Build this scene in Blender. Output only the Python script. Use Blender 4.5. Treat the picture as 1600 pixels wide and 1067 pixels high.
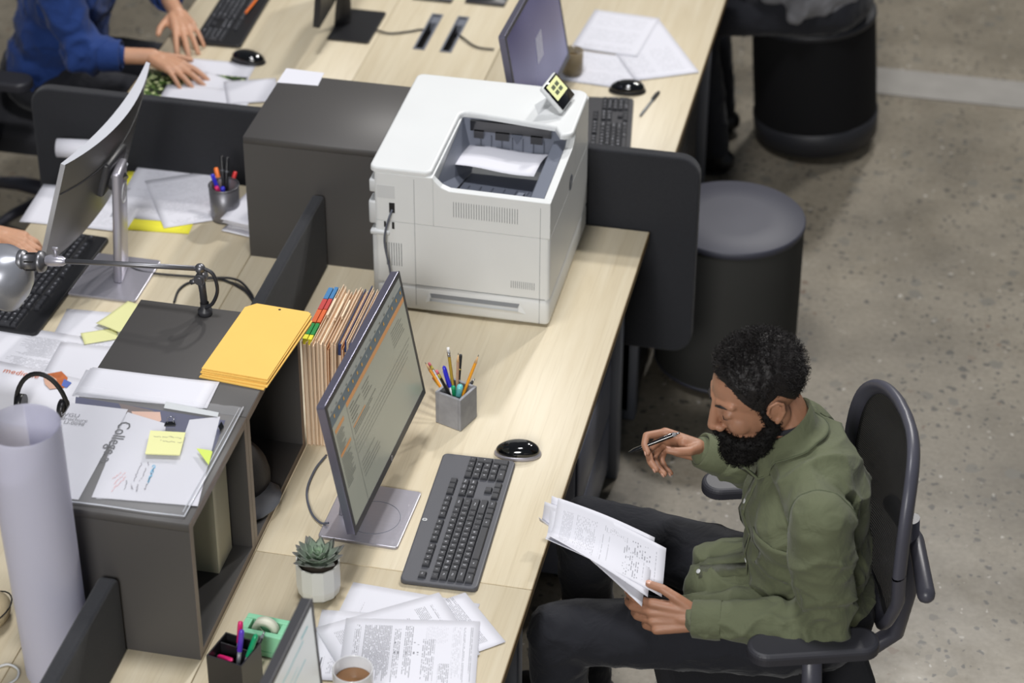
import bpy, bmesh, math, random
from math import sin, cos, pi, radians, sqrt
from mathutils import Vector, Matrix, noise

for _o in list(bpy.data.objects):
    bpy.data.objects.remove(_o)
SC = bpy.context.scene
COL = SC.collection
random.seed(7)
RND = random.Random(11)
V3 = Vector

# ------------------------------------------------------------------ camera
YAW, PITCH, ROLL, FPX = radians(-12.0908), radians(33.7742), radians(-.2822), 3778.0
CAM = V3((.787, -3.889, 4.016))
_f = V3((sin(YAW)*cos(PITCH), cos(YAW)*cos(PITCH), -sin(PITCH)))
_r = V3((cos(YAW), -sin(YAW), 0))
_d = _f.cross(_r)
_r2 = _r*cos(ROLL) + _d*sin(ROLL)
_d2 = -_r*sin(ROLL) + _d*cos(ROLL)
cam_data = bpy.data.cameras.new('camera')
cam_data.lens = 85; cam_data.sensor_width = 36
cam_data.dof.use_dof = True
cam_data.dof.focus_distance = 5.35
cam_data.dof.aperture_fstop = 2.8
cam = bpy.data.objects.new('camera', cam_data)
COL.objects.link(cam)
cam.matrix_world = Matrix(((_r2.x, -_d2.x, -_f.x, CAM.x), (_r2.y, -_d2.y, -_f.y, CAM.y),
                           (_r2.z, -_d2.z, -_f.z, CAM.z), (0, 0, 0, 1)))
SC.camera = cam

def at(px, py, z=.73):
    "point of the horizontal plane z that the photograph shows at pixel (px, py)"
    d = _r2*((px-800)/FPX) + _d2*((py-533.5)/FPX) + _f
    return CAM + d*((z-CAM.z)/d.z)

# ------------------------------------------------------------------ light
SC.view_settings.view_transform = 'Standard'
SC.view_settings.look = 'None'
SC.view_settings.exposure = 0.0
SC.view_settings.gamma = 1.0
W = bpy.data.worlds.new('office_air'); SC.world = W; W.use_nodes = True
_bg = W.node_tree.nodes['Background']
_bg.inputs[0].default_value = (.80, .88, 1.0, 1); _bg.inputs[1].default_value = .12

def area(name, loc, target, size, power, color=(1, 1, 1)):
    l = bpy.data.lights.new(name, 'AREA'); l.shape = 'DISK'; l.size = size; l.energy = power; l.color = color
    o = bpy.data.objects.new(name, l); COL.objects.link(o); o.location = loc
    o.rotation_euler = (V3(target)-V3(loc)).to_track_quat('-Z', 'Y').to_euler()
    return o
area('ceiling_lamp_back', (.45, 7.0, 6.5), (0, .8, .6), .42, 225, (1.0, .975, .94))
area('ceiling_lamp_aisle', (2.0, 5.6, 6.3), (0, .4, .6), .42, 165, (1.0, .97, .93))
area('mezzanine_lamp', (-.2, -7.0, 4.8), (-.1, 1.0, .6), 2.6, 410, (1.0, .985, .96))
area('ceiling_lamp_centre', (-.6, .2, 6.5), (-.5, .4, .7), .9, 175, (.98, .98, 1.0))

# ------------------------------------------------------------------ helpers
def lin(r, g, b):
    f = lambda c: (c/255/12.92) if c <= 10 else ((c/255+.055)/1.055)**2.4
    return (f(r), f(g), f(b), 1)

def cr(pts, k=6):
    "smooth curve through the points (Catmull-Rom)"
    P = [V3(p) for p in pts]; P = [P[0]*2-P[1]]+P+[P[-1]*2-P[-2]]; out = []
    for i in range(1, len(P)-2):
        for j in range(k):
            t = j/k; a, b, c, d = P[i-1], P[i], P[i+1], P[i+2]
            out.append(.5*((2*b)+(c-a)*t+(2*a-5*b+4*c-d)*t*t+(3*b-a-3*c+d)*t**3))
    out.append(P[-2]); return out

class MB:
    def __init__(s): s.V = []; s.F = []; s.MI = []; s.S = []
    def add(s, vs, fs, mi=0, smooth=False, M=None):
        b = len(s.V)
        for v in vs:
            v = V3(v); s.V.append(M @ v if M else v)
        for f in fs:
            s.F.append([i+b for i in f]); s.MI.append(mi); s.S.append(smooth)
        return s
    def box(s, c, z, M=None, mi=0):
        x, y, h = z[0]/2, z[1]/2, z[2]/2
        vs = [(c[0]+i*x, c[1]+j*y, c[2]+k*h) for k in (-1, 1) for j in (-1, 1) for i in (-1, 1)]
        return s.add(vs, [(0, 2, 3, 1), (4, 5, 7, 6), (0, 1, 5, 4), (2, 6, 7, 3), (0, 4, 6, 2), (1, 3, 7, 5)], mi, False, M)
    def span(s, x0, x1, y0, y1, z0, z1, r=0, seg=2, mi=0, M=None):
        c = ((x0+x1)/2, (y0+y1)/2, (z0+z1)/2); z = (x1-x0, y1-y0, z1-z0)
        return s.rbox(c, z, r, seg, M, mi) if r else s.box(c, z, M, mi)
    def rbox(s, c, z, r, seg=2, M=None, mi=0, smooth=True):
        bm = bmesh.new(); bmesh.ops.create_cube(bm, size=1)
        for v in bm.verts: v.co = V3((c[0]+v.co.x*z[0], c[1]+v.co.y*z[1], c[2]+v.co.z*z[2]))
        bmesh.ops.bevel(bm, geom=bm.edges[:], offset=r, segments=seg, profile=.5, affect='EDGES')
        s.frombm(bm, mi, smooth, M); return s
    def frombm(s, bm, mi=0, smooth=False, M=None):
        bm.verts.index_update()
        s.add([v.co.copy() for v in bm.verts], [[v.index for v in f.verts] for f in bm.faces], mi, smooth, M); bm.free()
    def prism(s, poly, z0, z1, r=0, mi=0, M=None, seg=2):
        bm = bmesh.new(); n = len(poly)
        b = [bm.verts.new((p[0], p[1], z0)) for p in poly]; t = [bm.verts.new((p[0], p[1], z1)) for p in poly]
        bm.faces.new(b[::-1]); top = bm.faces.new(t)
        for i in range(n): bm.faces.new((b[i], b[(i+1) % n], t[(i+1) % n], t[i]))
        bmesh.ops.recalc_face_normals(bm, faces=bm.faces[:])
        if r:
            bmesh.ops.bevel(bm, geom=list(top.edges), offset=r, segments=seg, profile=.5, affect='EDGES')
        s.frombm(bm, mi, False, M); return s
    def cyl(s, p0, p1, r0, r1=None, n=20, mi=0, caps=True, smooth=True, M=None):
        r1 = r0 if r1 is None else r1
        return s.tube([p0, p1], [r0, r1], n, mi, caps, smooth, M)
    def tube(s, pts, r, n=10, mi=0, caps=True, smooth=True, M=None, flat=1.0):
        pts = [V3(p) for p in pts]; m = len(pts)
        R = r if isinstance(r, (list, tuple)) else [r]*m
        vs = []; t0 = (pts[1]-pts[0]).normalized()
        a = t0.orthogonal().normalized()
        for i in range(m):
            t = (pts[min(i+1, m-1)]-pts[max(i-1, 0)])
            t = t.normalized() if t.length > 1e-9 else t0
            a = (a - t*a.dot(t)); a = a.normalized() if a.length > 1e-9 else t.orthogonal().normalized()
            b = t.cross(a)
            for k in range(n):
                q = 2*pi*k/n; vs.append(pts[i]+a*cos(q)*R[i]+b*sin(q)*R[i]*flat)
        fs = [(i*n+k, i*n+(k+1) % n, (i+1)*n+(k+1) % n, (i+1)*n+k) for i in range(m-1) for k in range(n)]
        s.add(vs, fs, mi, smooth, M)
        if caps:
            b = len(s.V)-len(vs)
            for ring in (list(range(n))[::-1], [(m-1)*n+k for k in range(n)]):
                s.F.append([b+i for i in ring]); s.MI.append(mi); s.S.append(False)
        return s
    def lathe(s, prof, n=32, mi=0, M=None, smooth=True, facets=False):
        vs = []; m = len(prof)
        for (r, z) in prof:
            for k in range(n): vs.append((r*cos(2*pi*k/n), r*sin(2*pi*k/n), z))
        fs = [(i*n+k, i*n+(k+1) % n, (i+1)*n+(k+1) % n, (i+1)*n+k) for i in range(m-1) for k in range(n)]
        return s.add(vs, fs, mi, smooth, M)
    def ell(s, c, r, M=None, n=16, m=10, mi=0):
        vs = [V3((0, 0, -1))]; fs = []
        for i in range(1, m):
            th = -pi/2+pi*i/m
            for k in range(n):
                vs.append(V3((cos(th)*cos(2*pi*k/n), cos(th)*sin(2*pi*k/n), sin(th))))
        vs.append(V3((0, 0, 1)))
        for k in range(n): fs.append((0, 1+(k+1) % n, 1+k))
        for i in range(m-2):
            for k in range(n): fs.append((1+i*n+k, 1+i*n+(k+1) % n, 1+(i+1)*n+(k+1) % n, 1+(i+1)*n+k))
        L = len(vs)-1
        for k in range(n): fs.append((1+(m-2)*n+k, 1+(m-2)*n+(k+1) % n, L))
        T = Matrix.Translation(c) @ Matrix.Diagonal((r[0], r[1], r[2], 1))
        return s.add(vs, fs, mi, True, (M @ T) if M else T)
    def cap(s, p0, r0, p1, r1, n=14, M=None, flat=1.0, mi=0):
        "tapered capsule"
        p0 = V3(p0); p1 = V3(p1); t = (p1-p0).normalized()
        pts = []; R = []
        for q in (-88, -60, -30): pts.append(p0+t*r0*sin(radians(q))); R.append(r0*cos(radians(q)))
        pts += [p0, (p0+p1)/2, p1]; R += [r0, (r0+r1)/2, r1]
        for q in (30, 60, 88): pts.append(p1+t*r1*sin(radians(q))); R.append(r1*cos(radians(q)))
        return s.tube(pts, R, n, mi, True, True, M, flat)
    def build(s, name, mat, parent=None, world=False, uv=None, solid=None, bev=None, sub=0):
        V = s.V
        if world and parent is not None:
            Mi = MATS[parent.name].inverted(); V = [Mi @ v for v in V]
        me = bpy.data.meshes.new(name)
        me.from_pydata([tuple(v) for v in V], [], s.F)
        for i, p in enumerate(me.polygons): p.material_index = s.MI[i]; p.use_smooth = s.S[i]
        mats = mat if isinstance(mat, (list, tuple)) else [mat]
        for m in mats: me.materials.append(m)
        o = bpy.data.objects.new(name, me); COL.objects.link(o)
        if parent is not None: o.parent = parent
        if solid: md = o.modifiers.new('solidify', 'SOLIDIFY'); md.thickness = solid; md.offset = 0
        if bev: md = o.modifiers.new('bevel', 'BEVEL'); md.width = bev; md.segments = 2; md.limit_method = 'ANGLE'
        if sub: md = o.modifiers.new('subsurf', 'SUBSURF'); md.levels = md.render_levels = sub
        return o

MATS = {}
def thing(name, label, cat, loc=(0, 0, 0), rz=0, group=None, M=None):
    o = bpy.data.objects.new(name, None); COL.objects.link(o)
    o.empty_display_size = .05
    Mx = M if M is not None else Matrix.Translation(loc) @ Matrix.Rotation(rz, 4, 'Z')
    o.location = Mx.to_translation(); o.rotation_euler = Mx.to_euler(); MATS[o.name] = Mx
    o['label'] = label; o['category'] = cat
    if group: o['group'] = group
    return o
def tag(o, label, cat, group=None, kind=None):
    o['label'] = label; o['category'] = cat
    if group: o['group'] = group
    if kind: o['kind'] = kind
    return o
def single(mb, name, mat, label, cat, group=None, base=None, **k):
    "a thing that is one mesh; origin moved to its base"
    o = mb.build(name, mat, **k)
    vs = o.data.vertices
    if base is None:
        xs = [v.co.x for v in vs]; ys = [v.co.y for v in vs]; zs = [v.co.z for v in vs]
        base = V3(((min(xs)+max(xs))/2, (min(ys)+max(ys))/2, min(zs)))
    o.data.transform(Matrix.Translation(-V3(base))); o.location = base
    return tag(o, label, cat, group)
def children(o): return [c for c in COL.objects if c.parent == o]
def copy_tree(o, loc=None, rz=None, label=None, group=None, kids=None):
    c = o.copy(); COL.objects.link(c)
    if loc is not None: c.location = loc
    if rz is not None: c.rotation_euler = (0, 0, rz)
    if label: c['label'] = label
    if group: c['group'] = group
    for ch in (kids if kids is not None else children(o)):
        d = ch.copy(); COL.objects.link(d); d.parent = c
    return c

# ------------------------------------------------------------------ materials
def mat(name, col, rough=.5, metal=0, spec=.5, bump=0, bscale=200, var=0, vscale=8, stretch=None, emit=0, coat=0, trans=0, sheen=0, alpha=1):
    m = bpy.data.materials.new(name); m.use_nodes = True
    N = m.node_tree.nodes; L = m.node_tree.links; p = N['Principled BSDF']
    c = tuple(col)+((1,) if len(col) == 3 else ())
    p.inputs['Base Color'].default_value = c; p.inputs['Roughness'].default_value = rough
    p.inputs['Metallic'].default_value = metal; p.inputs['Specular IOR Level'].default_value = spec
    p.inputs['Coat Weight'].default_value = coat; p.inputs['Coat Roughness'].default_value = .05
    p.inputs['Transmission Weight'].default_value = trans
    p.inputs['Sheen Weight'].default_value = sheen; p.inputs['Alpha'].default_value = alpha
    tc = N.new('ShaderNodeTexCoord'); mp = N.new('ShaderNodeMapping')
    L.new(tc.outputs['Object'], mp.inputs[0])
    if stretch: mp.inputs['Scale'].default_value = stretch
    nz = N.new('ShaderNodeTexNoise'); nz.inputs['Scale'].default_value = vscale; nz.inputs['Detail'].default_value = 4
    L.new(mp.outputs[0], nz.inputs['Vector'])
    mx = N.new('ShaderNodeMix'); mx.data_type = 'RGBA'; mx.blend_type = 'MULTIPLY'
    v = max(var, .03)
    mx.inputs['Factor'].default_value = 1.0; mx.inputs['A'].default_value = c
    rp = N.new('ShaderNodeValToRGB'); rp.color_ramp.elements[0].position = .3; rp.color_ramp.elements[1].position = .7
    rp.color_ramp.elements[0].color = (1-v, 1-v, 1-v, 1); rp.color_ramp.elements[1].color = (1, 1, 1, 1)
    L.new(nz.outputs['Fac'], rp.inputs[0]); L.new(rp.outputs[0], mx.inputs['B']); L.new(mx.outputs['Result'], p.inputs['Base Color'])
    if emit:
        p.inputs['Emission Color'].default_value = c; p.inputs['Emission Strength'].default_value = emit
    if bump:
        n2 = N.new('ShaderNodeTexNoise'); n2.inputs['Scale'].default_value = bscale; n2.inputs['Detail'].default_value = 3
        L.new(mp.outputs[0], n2.inputs['Vector'])
        b = N.new('ShaderNodeBump'); b.inputs['Strength'].default_value = bump; b.inputs['Distance'].default_value = .002
        L.new(n2.outputs['Fac'], b.inputs['Height']); L.new(b.outputs[0], p.inputs['Normal'])
    return m

def wood_mat():
    m = bpy.data.materials.new('pale_maple_laminate'); m.use_nodes = True
    N = m.node_tree.nodes; L = m.node_tree.links; p = N['Principled BSDF']; p.inputs['Roughness'].default_value = .42
    p.inputs['Specular IOR Level'].default_value = .35
    tc = N.new('ShaderNodeTexCoord'); mp = N.new('ShaderNodeMapping'); mp.inputs['Scale'].default_value = (26, 1.6, 26)
    L.new(tc.outputs['Object'], mp.inputs[0])
    n1 = N.new('ShaderNodeTexNoise'); n1.inputs['Scale'].default_value = 1; n1.inputs['Detail'].default_value = 6; n1.inputs['Roughness'].default_value = .65; n1.inputs['Distortion'].default_value = .6
    L.new(mp.outputs[0], n1.inputs['Vector'])
    r1 = N.new('ShaderNodeValToRGB'); e = r1.color_ramp.elements
    e[0].position = .28; e[0].color = lin(204, 190, 161); e[1].position = .72; e[1].color = lin(218, 207, 182)
    L.new(n1.outputs['Fac'], r1.inputs[0])
    mp2 = N.new('ShaderNodeMapping'); mp2.inputs['Scale'].default_value = (220, 5, 220); L.new(tc.outputs['Object'], mp2.inputs[0])
    n2 = N.new('ShaderNodeTexNoise'); n2.inputs['Scale'].default_value = 1; n2.inputs['Detail'].default_value = 2
    L.new(mp2.outputs[0], n2.inputs['Vector'])
    r2 = N.new('ShaderNodeValToRGB'); r2.color_ramp.elements[0].position = .3; r2.color_ramp.elements[0].color = (.90, .885, .86, 1)
    r2.color_ramp.elements[1].position = .45; r2.color_ramp.elements[1].color = (1, 1, 1, 1)
    L.new(n2.outputs['Fac'], r2.inputs[0])
    mx = N.new('ShaderNodeMix'); mx.data_type = 'RGBA'; mx.blend_type = 'MULTIPLY'; mx.inputs['Factor'].default_value = .7
    L.new(r1.outputs[0], mx.inputs['A']); L.new(r2.outputs[0], mx.inputs['B']); L.new(mx.outputs['Result'], p.inputs['Base Color'])
    return m

def floor_mat():
    m = bpy.data.materials.new('polished_concrete'); m.use_nodes = True
    N = m.node_tree.nodes; L = m.node_tree.links; p = N['Principled BSDF']
    tc = N.new('ShaderNodeTexCoord')
    def no(scale, det=5, rough=.6):
        n = N.new('ShaderNodeTexNoise'); n.inputs['Scale'].default_value = scale; n.inputs['Detail'].default_value = det; n.inputs['Roughness'].default_value = rough
        L.new(tc.outputs['Object'], n.inputs['Vector']); return n
    def ramp(src, a, ca, b, cb):
        r = N.new('ShaderNodeValToRGB'); r.color_ramp.elements[0].position = a; r.color_ramp.elements[0].color = ca
        r.color_ramp.elements[1].position = b; r.color_ramp.elements[1].color = cb; L.new(src, r.inputs[0]); return r
    def mix(a, b, f, mode='MIX'):
        x = N.new('ShaderNodeMix'); x.data_type = 'RGBA'; x.blend_type = mode
        for s, k in ((a, 'A'), (b, 'B')):
            if isinstance(s, tuple): x.inputs[k].default_value = s
            else: L.new(s, x.inputs[k])
        if isinstance(f, float): x.inputs['Factor'].default_value = f
        else: L.new(f, x.inputs['Factor'])
        return x.outputs['Result']
    base = ramp(no(2.2).outputs['Fac'], .32, lin(102, 96, 85), .68, lin(136, 129, 116)).outputs[0]
    fine = ramp(no(60, 4).outputs['Fac'], .3, (.80, .78, .74, 1), .7, (1.06, 1.06, 1.05, 1)).outputs[0]
    c = mix(base, fine, 1.0, 'MULTIPLY')
    for sc, th, col, msk, mlo in ((15, .20, lin(98, 95, 87), 1.3, .44), (46, .20, lin(58, 57, 54), 3.1, .40), (26, .17, lin(66, 64, 60), 1.7, .43), (19, .13, lin(100, 82, 68), 2.3, .52), (33, .12, lin(170, 166, 158), 4.0, .5)):
        v = N.new('ShaderNodeTexVoronoi'); v.inputs['Scale'].default_value = sc; v.inputs['Randomness'].default_value = 1
        dn = no(30, 2); ad = N.new('ShaderNodeVectorMath'); ad.operation = 'MULTIPLY_ADD'
        L.new(dn.outputs['Color'], ad.inputs[0]); ad.inputs[1].default_value = (.035, .035, .035); L.new(tc.outputs['Object'], ad.inputs[2])
        L.new(ad.outputs[0], v.inputs['Vector'])
        # pick a random subset of the cells
        sp = N.new('ShaderNodeSeparateColor'); L.new(v.outputs['Color'], sp.inputs[0])
        pick = N.new('ShaderNodeMath'); pick.operation = 'GREATER_THAN'; L.new(sp.outputs[0], pick.inputs[0]); pick.inputs[1].default_value = .45
        sz = N.new('ShaderNodeMath'); sz.operation = 'MULTIPLY'; L.new(sp.outputs[1], sz.inputs[0]); sz.inputs[1].default_value = th*1.9
        lt = N.new('ShaderNodeMath'); lt.operation = 'LESS_THAN'; L.new(v.outputs['Distance'], lt.inputs[0]); L.new(sz.outputs[0], lt.inputs[1])
        a = N.new('ShaderNodeMath'); a.operation = 'MULTIPLY'; L.new(pick.outputs[0], a.inputs[0]); L.new(lt.outputs[0], a.inputs[1])
        mk = ramp(no(msk, 2).outputs['Fac'], mlo-.06, (0, 0, 0, 1), mlo+.06, (1, 1, 1, 1))
        b = N.new('ShaderNodeMath'); b.operation = 'MULTIPLY'; L.new(a.outputs[0], b.inputs[0]); L.new(mk.outputs[0], b.inputs[1])
        b2 = N.new('ShaderNodeMath'); b2.operation = 'MULTIPLY'; L.new(b.outputs[0], b2.inputs[0]); b2.inputs[1].default_value = .85
        c = mix(c, col, b2.outputs[0])
    L.new(c, p.inputs['Base Color'])
    rr = ramp(no(5).outputs['Fac'], .3, (.32, .32, .32, 1), .7, (.5, .5, .5, 1)); L.new(rr.outputs[0], p.inputs['Roughness'])
    p.inputs['Specular IOR Level'].default_value = .4
    return m

def page_mat(name, blocks, base=(218, 218, 226), ink=(52, 54, 64), w=.216, h=.279):
    """printed sheet: blocks = (u0, u1, v0, v1, pitch, fill, strength) in metres from the sheet's lower left corner"""
    m = bpy.data.materials.new(name); m.use_nodes = True
    N = m.node_tree.nodes; L = m.node_tree.links; p = N['Principled BSDF']; p.inputs['Roughness'].default_value = .6; p.inputs['Specular IOR Level'].default_value = .3
    uv = N.new('ShaderNodeUVMap'); uv.uv_map = 'UVMap'
    sx = N.new('ShaderNodeSeparateXYZ'); L.new(uv.outputs[0], sx.inputs[0])
    U, Vv = sx.outputs[0], sx.outputs[1]
    def mt(op, a, b=None, c=None):
        n = N.new('ShaderNodeMath'); n.operation = op
        for i, s in enumerate((a, b, c)):
            if s is None: continue
            if isinstance(s, (int, float)): n.inputs[i].default_value = s
            else: L.new(s, n.inputs[i])
        return n.outputs[0]
    tot = None
    for bi, (u0, u1, v0, v1, pitch, fill, st) in enumerate(blocks):
        row = mt('FLOOR', mt('DIVIDE', Vv, pitch)); ph = mt('FRACT', mt('DIVIDE', Vv, pitch))
        line = mt('MULTIPLY', mt('GREATER_THAN', ph, .28), mt('LESS_THAN', ph, .72))
        cv = N.new('ShaderNodeCombineXYZ'); L.new(mt('MULTIPLY', U, 1/(pitch*1.6)), cv.inputs[0]); L.new(mt('MULTIPLY', row, 7.31), cv.inputs[1]); cv.inputs[2].default_value = bi*3.7
        nz = N.new('ShaderNodeTexNoise'); nz.inputs['Scale'].default_value = 1; nz.inputs['Detail'].default_value = 1; L.new(cv.outputs[0], nz.inputs['Vector'])
        word = mt('LESS_THAN', nz.outputs['Fac'], .35+.3*fill)
        # ragged right end, per row
        wn = N.new('ShaderNodeTexWhiteNoise'); wn.noise_dimensions = '1D'; L.new(mt('ADD', row, bi*17.0), wn.inputs['W'])
        end = mt('MULTIPLY_ADD', wn.outputs['Value'], -(u1-u0)*.22, u1)
        k = mt('MULTIPLY', mt('MULTIPLY', mt('GREATER_THAN', U, u0), mt('LESS_THAN', U, end)), mt('MULTIPLY', mt('GREATER_THAN', Vv, v0), mt('LESS_THAN', Vv, v1)))
        k = mt('MULTIPLY', mt('MULTIPLY', k, line), mt('MULTIPLY', word, st))
        tot = k if tot is None else mt('MAXIMUM', tot, k)
    mx = N.new('ShaderNodeMix'); mx.data_type = 'RGBA'; mx.inputs['A'].default_value = lin(*base); mx.inputs['B'].default_value = lin(*ink)
    if tot is not None: L.new(tot, mx.inputs['Factor'])
    else: mx.inputs['Factor'].default_value = 0
    L.new(mx.outputs['Result'], p.inputs['Base Color'])
    return m

M_ = {}
M_['wood'] = wood_mat()
M_['floor'] = floor_mat()
M_['edge'] = mat('desk_edge_band', lin(120, 98, 62), .5, var=.1)
M_['cab'] = mat('charcoal_laminate', lin(74, 72, 71), .52, bump=.03, bscale=400, var=.04, vscale=3)
M_['cab_in'] = mat('charcoal_laminate_inside', lin(48, 47, 48), .5, var=.05)
M_['cab_edge'] = mat('brown_edge_band', lin(112, 98, 90), .35, var=.1)
M_['felt'] = mat('charcoal_felt', lin(50, 51, 55), .95, bump=.8, bscale=700, var=.25, vscale=300, spec=.1, sheen=.15)
M_['metal'] = mat('brushed_aluminium', lin(176, 174, 184), .33, metal=.55, bump=.03, bscale=200, stretch=(1, 20, 1), var=.05)
M_['metal_dk'] = mat('dark_metal', lin(120, 120, 124), .38, metal=.8, var=.05)
M_['chrome'] = mat('polished_steel', lin(196, 198, 202), .2, metal=1)
M_['black'] = mat('black_plastic', lin(28, 28, 31), .38, bump=.05, bscale=600)
M_['blackgloss'] = mat('gloss_black_plastic', lin(9, 9, 11), .08, coat=1)
M_['dkgrey'] = mat('dark_grey_plastic', lin(56, 56, 60), .42, bump=.05, bscale=500)
M_['kb'] = mat('keyboard_shell_plastic', lin(82, 83, 89), .5, bump=.06, bscale=500)
M_['key'] = mat('keycap_plastic', lin(50, 51, 56), .45, bump=.04, bscale=700)
M_['ink'] = mat('key_legend_white', lin(225, 227, 235), .6)
M_['white'] = mat('printer_white_plastic', lin(222, 224, 224), .38, bump=.03, bscale=700)
M_['white2'] = mat('off_white_plastic', lin(205, 207, 208), .42)
M_['slate'] = mat('slate_grey_plastic', lin(118, 123, 136), .42, bump=.04, bscale=500)
M_['slate_dk'] = mat('deep_grey_plastic', lin(84, 89, 101), .45)
M_['seam'] = mat('panel_gap_shadowline', lin(128, 131, 135), .7)
M_['rubber'] = mat('black_rubber', lin(22, 22, 24), .6)
M_['cable'] = mat('cable_sheath', lin(38, 39, 44), .5)
M_['cable_g'] = mat('grey_cable_sheath', lin(88, 92, 104), .45)
M_['paper'] = page_mat('blank_white_paper', [])
M_['concrete'] = mat('cast_concrete', lin(156, 157, 162), .8, bump=.5, bscale=90, var=.22, vscale=28)
M_['stool'] = mat('stool_dark_vinyl', lin(60, 61, 72), .55, bump=.15, bscale=300, var=.04)
M_['stool_side'] = mat('stool_dark_fabric', lin(58, 58, 56), .9, bump=.3, bscale=400, var=.06, spec=.2)
M_['stool_blk'] = mat('stool_black_fabric', lin(16, 16, 18), .85, bump=.3, bscale=400, spec=.2)
M_['manila'] = mat('manila_paper', lin(240, 194, 98), .7, bump=.1, bscale=300, var=.05)
M_['yellow'] = mat('pale_yellow_note', lin(222, 222, 162), .8)
M_['lime'] = mat('lime_note', lin(204, 222, 104), .8)
M_['brightyellow'] = mat('bright_yellow_folder', lin(236, 228, 60), .7)
# ------------------------------------------------------------------ lettering
GLY = {}
def load_text(strings):
    tmp = []
    for s in strings:
        cu = bpy.data.curves.new('lettering', 'FONT'); cu.body = s; cu.size = 1; cu.resolution_u = 2
        o = bpy.data.objects.new('lettering', cu); COL.objects.link(o); tmp.append((s, o))
    dg = bpy.context.evaluated_depsgraph_get(); dg.update()
    for s, o in tmp:
        me = bpy.data.meshes.new_from_object(o.evaluated_get(dg))
        vs = [V3(v.co) for v in me.vertices]
        if vs:
            cx = (min(v.x for v in vs)+max(v.x for v in vs))/2; cy = (min(v.y for v in vs)+max(v.y for v in vs))/2
            vs = [V3((v.x-cx, v.y-cy, 0)) for v in vs]
        GLY[s] = (vs, [list(p.vertices) for p in me.polygons])
        bpy.data.meshes.remove(me); cu = o.data; bpy.data.objects.remove(o); bpy.data.curves.remove(cu)
def letters(mb, s, size, M, mi=0, shear=0):
    vs, fs = GLY[s]
    mb.add([(v.x*size+v.y*size*shear, v.y*size, 0) for v in vs], fs, mi, False, M)
def frame(o, x, y):
    x = V3(x).normalized(); y = V3(y); y = (y-x*y.dot(x)).normalized(); z = x.cross(y)
    return Matrix(((x.x, y.x, z.x, o[0]), (x.y, y.y, z.y, o[1]), (x.z, y.z, z.z, o[2]), (0, 0, 0, 1)))
ROWS = [list('`1234567890-='), list('QWERTYUIOP[]\\'), list("ASDFGHJKL;'"), list('ZXCVBNM,./')]
WORDS = ['Esc', 'Tab', 'Caps', 'Shift', 'Ctrl', 'Alt', 'Enter', 'Del', 'End', 'Home', 'Ins', 'PgUp', 'PgDn', 'Back', 'hp', 'College a',
         'WGU', 'Brochure', 'U-0098', 'medicine'] + ['F%d' % i for i in range(1, 13)]
load_text(sorted(set(sum(ROWS, []) + WORDS + list('+*0'))))

def disc_logo(mb, M, r, mi_disc, mi_txt, dz=.0006):
    n = 28
    mb.add([(r*cos(2*pi*k/n), r*sin(2*pi*k/n), dz) for k in range(n)], [list(range(n))], mi_disc, False, M)
    letters(mb, 'hp', r*1.45, M @ Matrix.Translation((0, r*.03, dz*2)), mi_txt, shear=.25)

# ------------------------------------------------------------------ setting
def struct(name, mb, m, **k):
    o = mb.build(name, m, **k); o['kind'] = 'structure'; return o
struct('floor', MB().span(-7, 6, -5, 11, -.1, 0), M_['floor'])
M_['strip'] = mat('pale_cement_strip', lin(138, 135, 130), .6, bump=.3, bscale=60, var=.15, vscale=9)
struct('trim_1', MB().span(.36, 6, 3.80, 4.0, 0, .004), M_['strip'])
M_['wallpaint'] = mat('warm_white_wall_paint', lin(200, 198, 192), .8, bump=.1, bscale=120)
struct('wall_back', MB().span(-7, 6, 10.9, 11, 0, 7), M_['wallpaint'])

# ------------------------------------------------------------------ benches
M_['leg'] = mat('grey_powder_coated_steel', lin(120, 124, 134), .45, metal=.2)
def desk(x0, x1, y0, y1, label, side):
    """bench desk; side +1: the sitter's edge is x1, -1: it is x0"""
    t = thing('bench_desk', label, 'desk', ((x0+x1)/2, (y0+y1)/2, 0))
    g = .0012
    mb = MB().span(x0+g, x1-g, y0+g, y1-g, .706, .73, .0012, 1)
    mb.build('tabletop', M_['wood'], t, world=True)
    e = MB(); xs = x1 if side > 0 else x0
    e.span(xs-.0012, xs+.0006, y0+g, y1-g, .7065, .7290) if side > 0 else e.span(xs-.0006, xs+.0012, y0+g, y1-g, .7065, .7290)
    e.build('edge_band', M_['edge'], t, world=True)
    for yy in (y0+.10, y1-.10):
        for xx in (x0+.06, x1-.07):
            MB().span(xx-.025, xx+.025, yy-.025, yy+.025, 0, .68, .004, 1).build('leg', M_['leg'], t, world=True)
    MB().span(x0+.06, x1-.06, y0+.085, y0+.115, .672, .706).span(x0+.06, x1-.06, y1-.115, y1-.085, .672, .706).build('frame', M_['leg'], t, world=True)
    return t
XR, XI, XJ, XL = 0.0, -.611, -.986, -1.60
R1 = desk(XI, XR, 0, 1.5, 'pale wood desk holding the white printer and the concrete pencil cup', 1)
R0 = desk(XI, XR, -1.5, 0, 'pale wood desk at the front carrying the spread printed sheets and coffee mug', 1)
L1 = desk(XL, XJ, 0, 1.5, 'pale wood desk at the left carrying the rear-facing silver monitor', -1)
L0 = desk(XL, XJ, -1.5, 0, 'pale wood desk at the lower left corner under the tall paper roll', -1)
R2 = desk(XI, XR, 1.585, 3.085, 'pale wood desk behind the printer with white papers and a black mouse', 1)
L2 = desk(XL, XJ, 1.585, 3.085, 'pale wood desk at the upper left where the person in blue works', -1)
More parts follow.
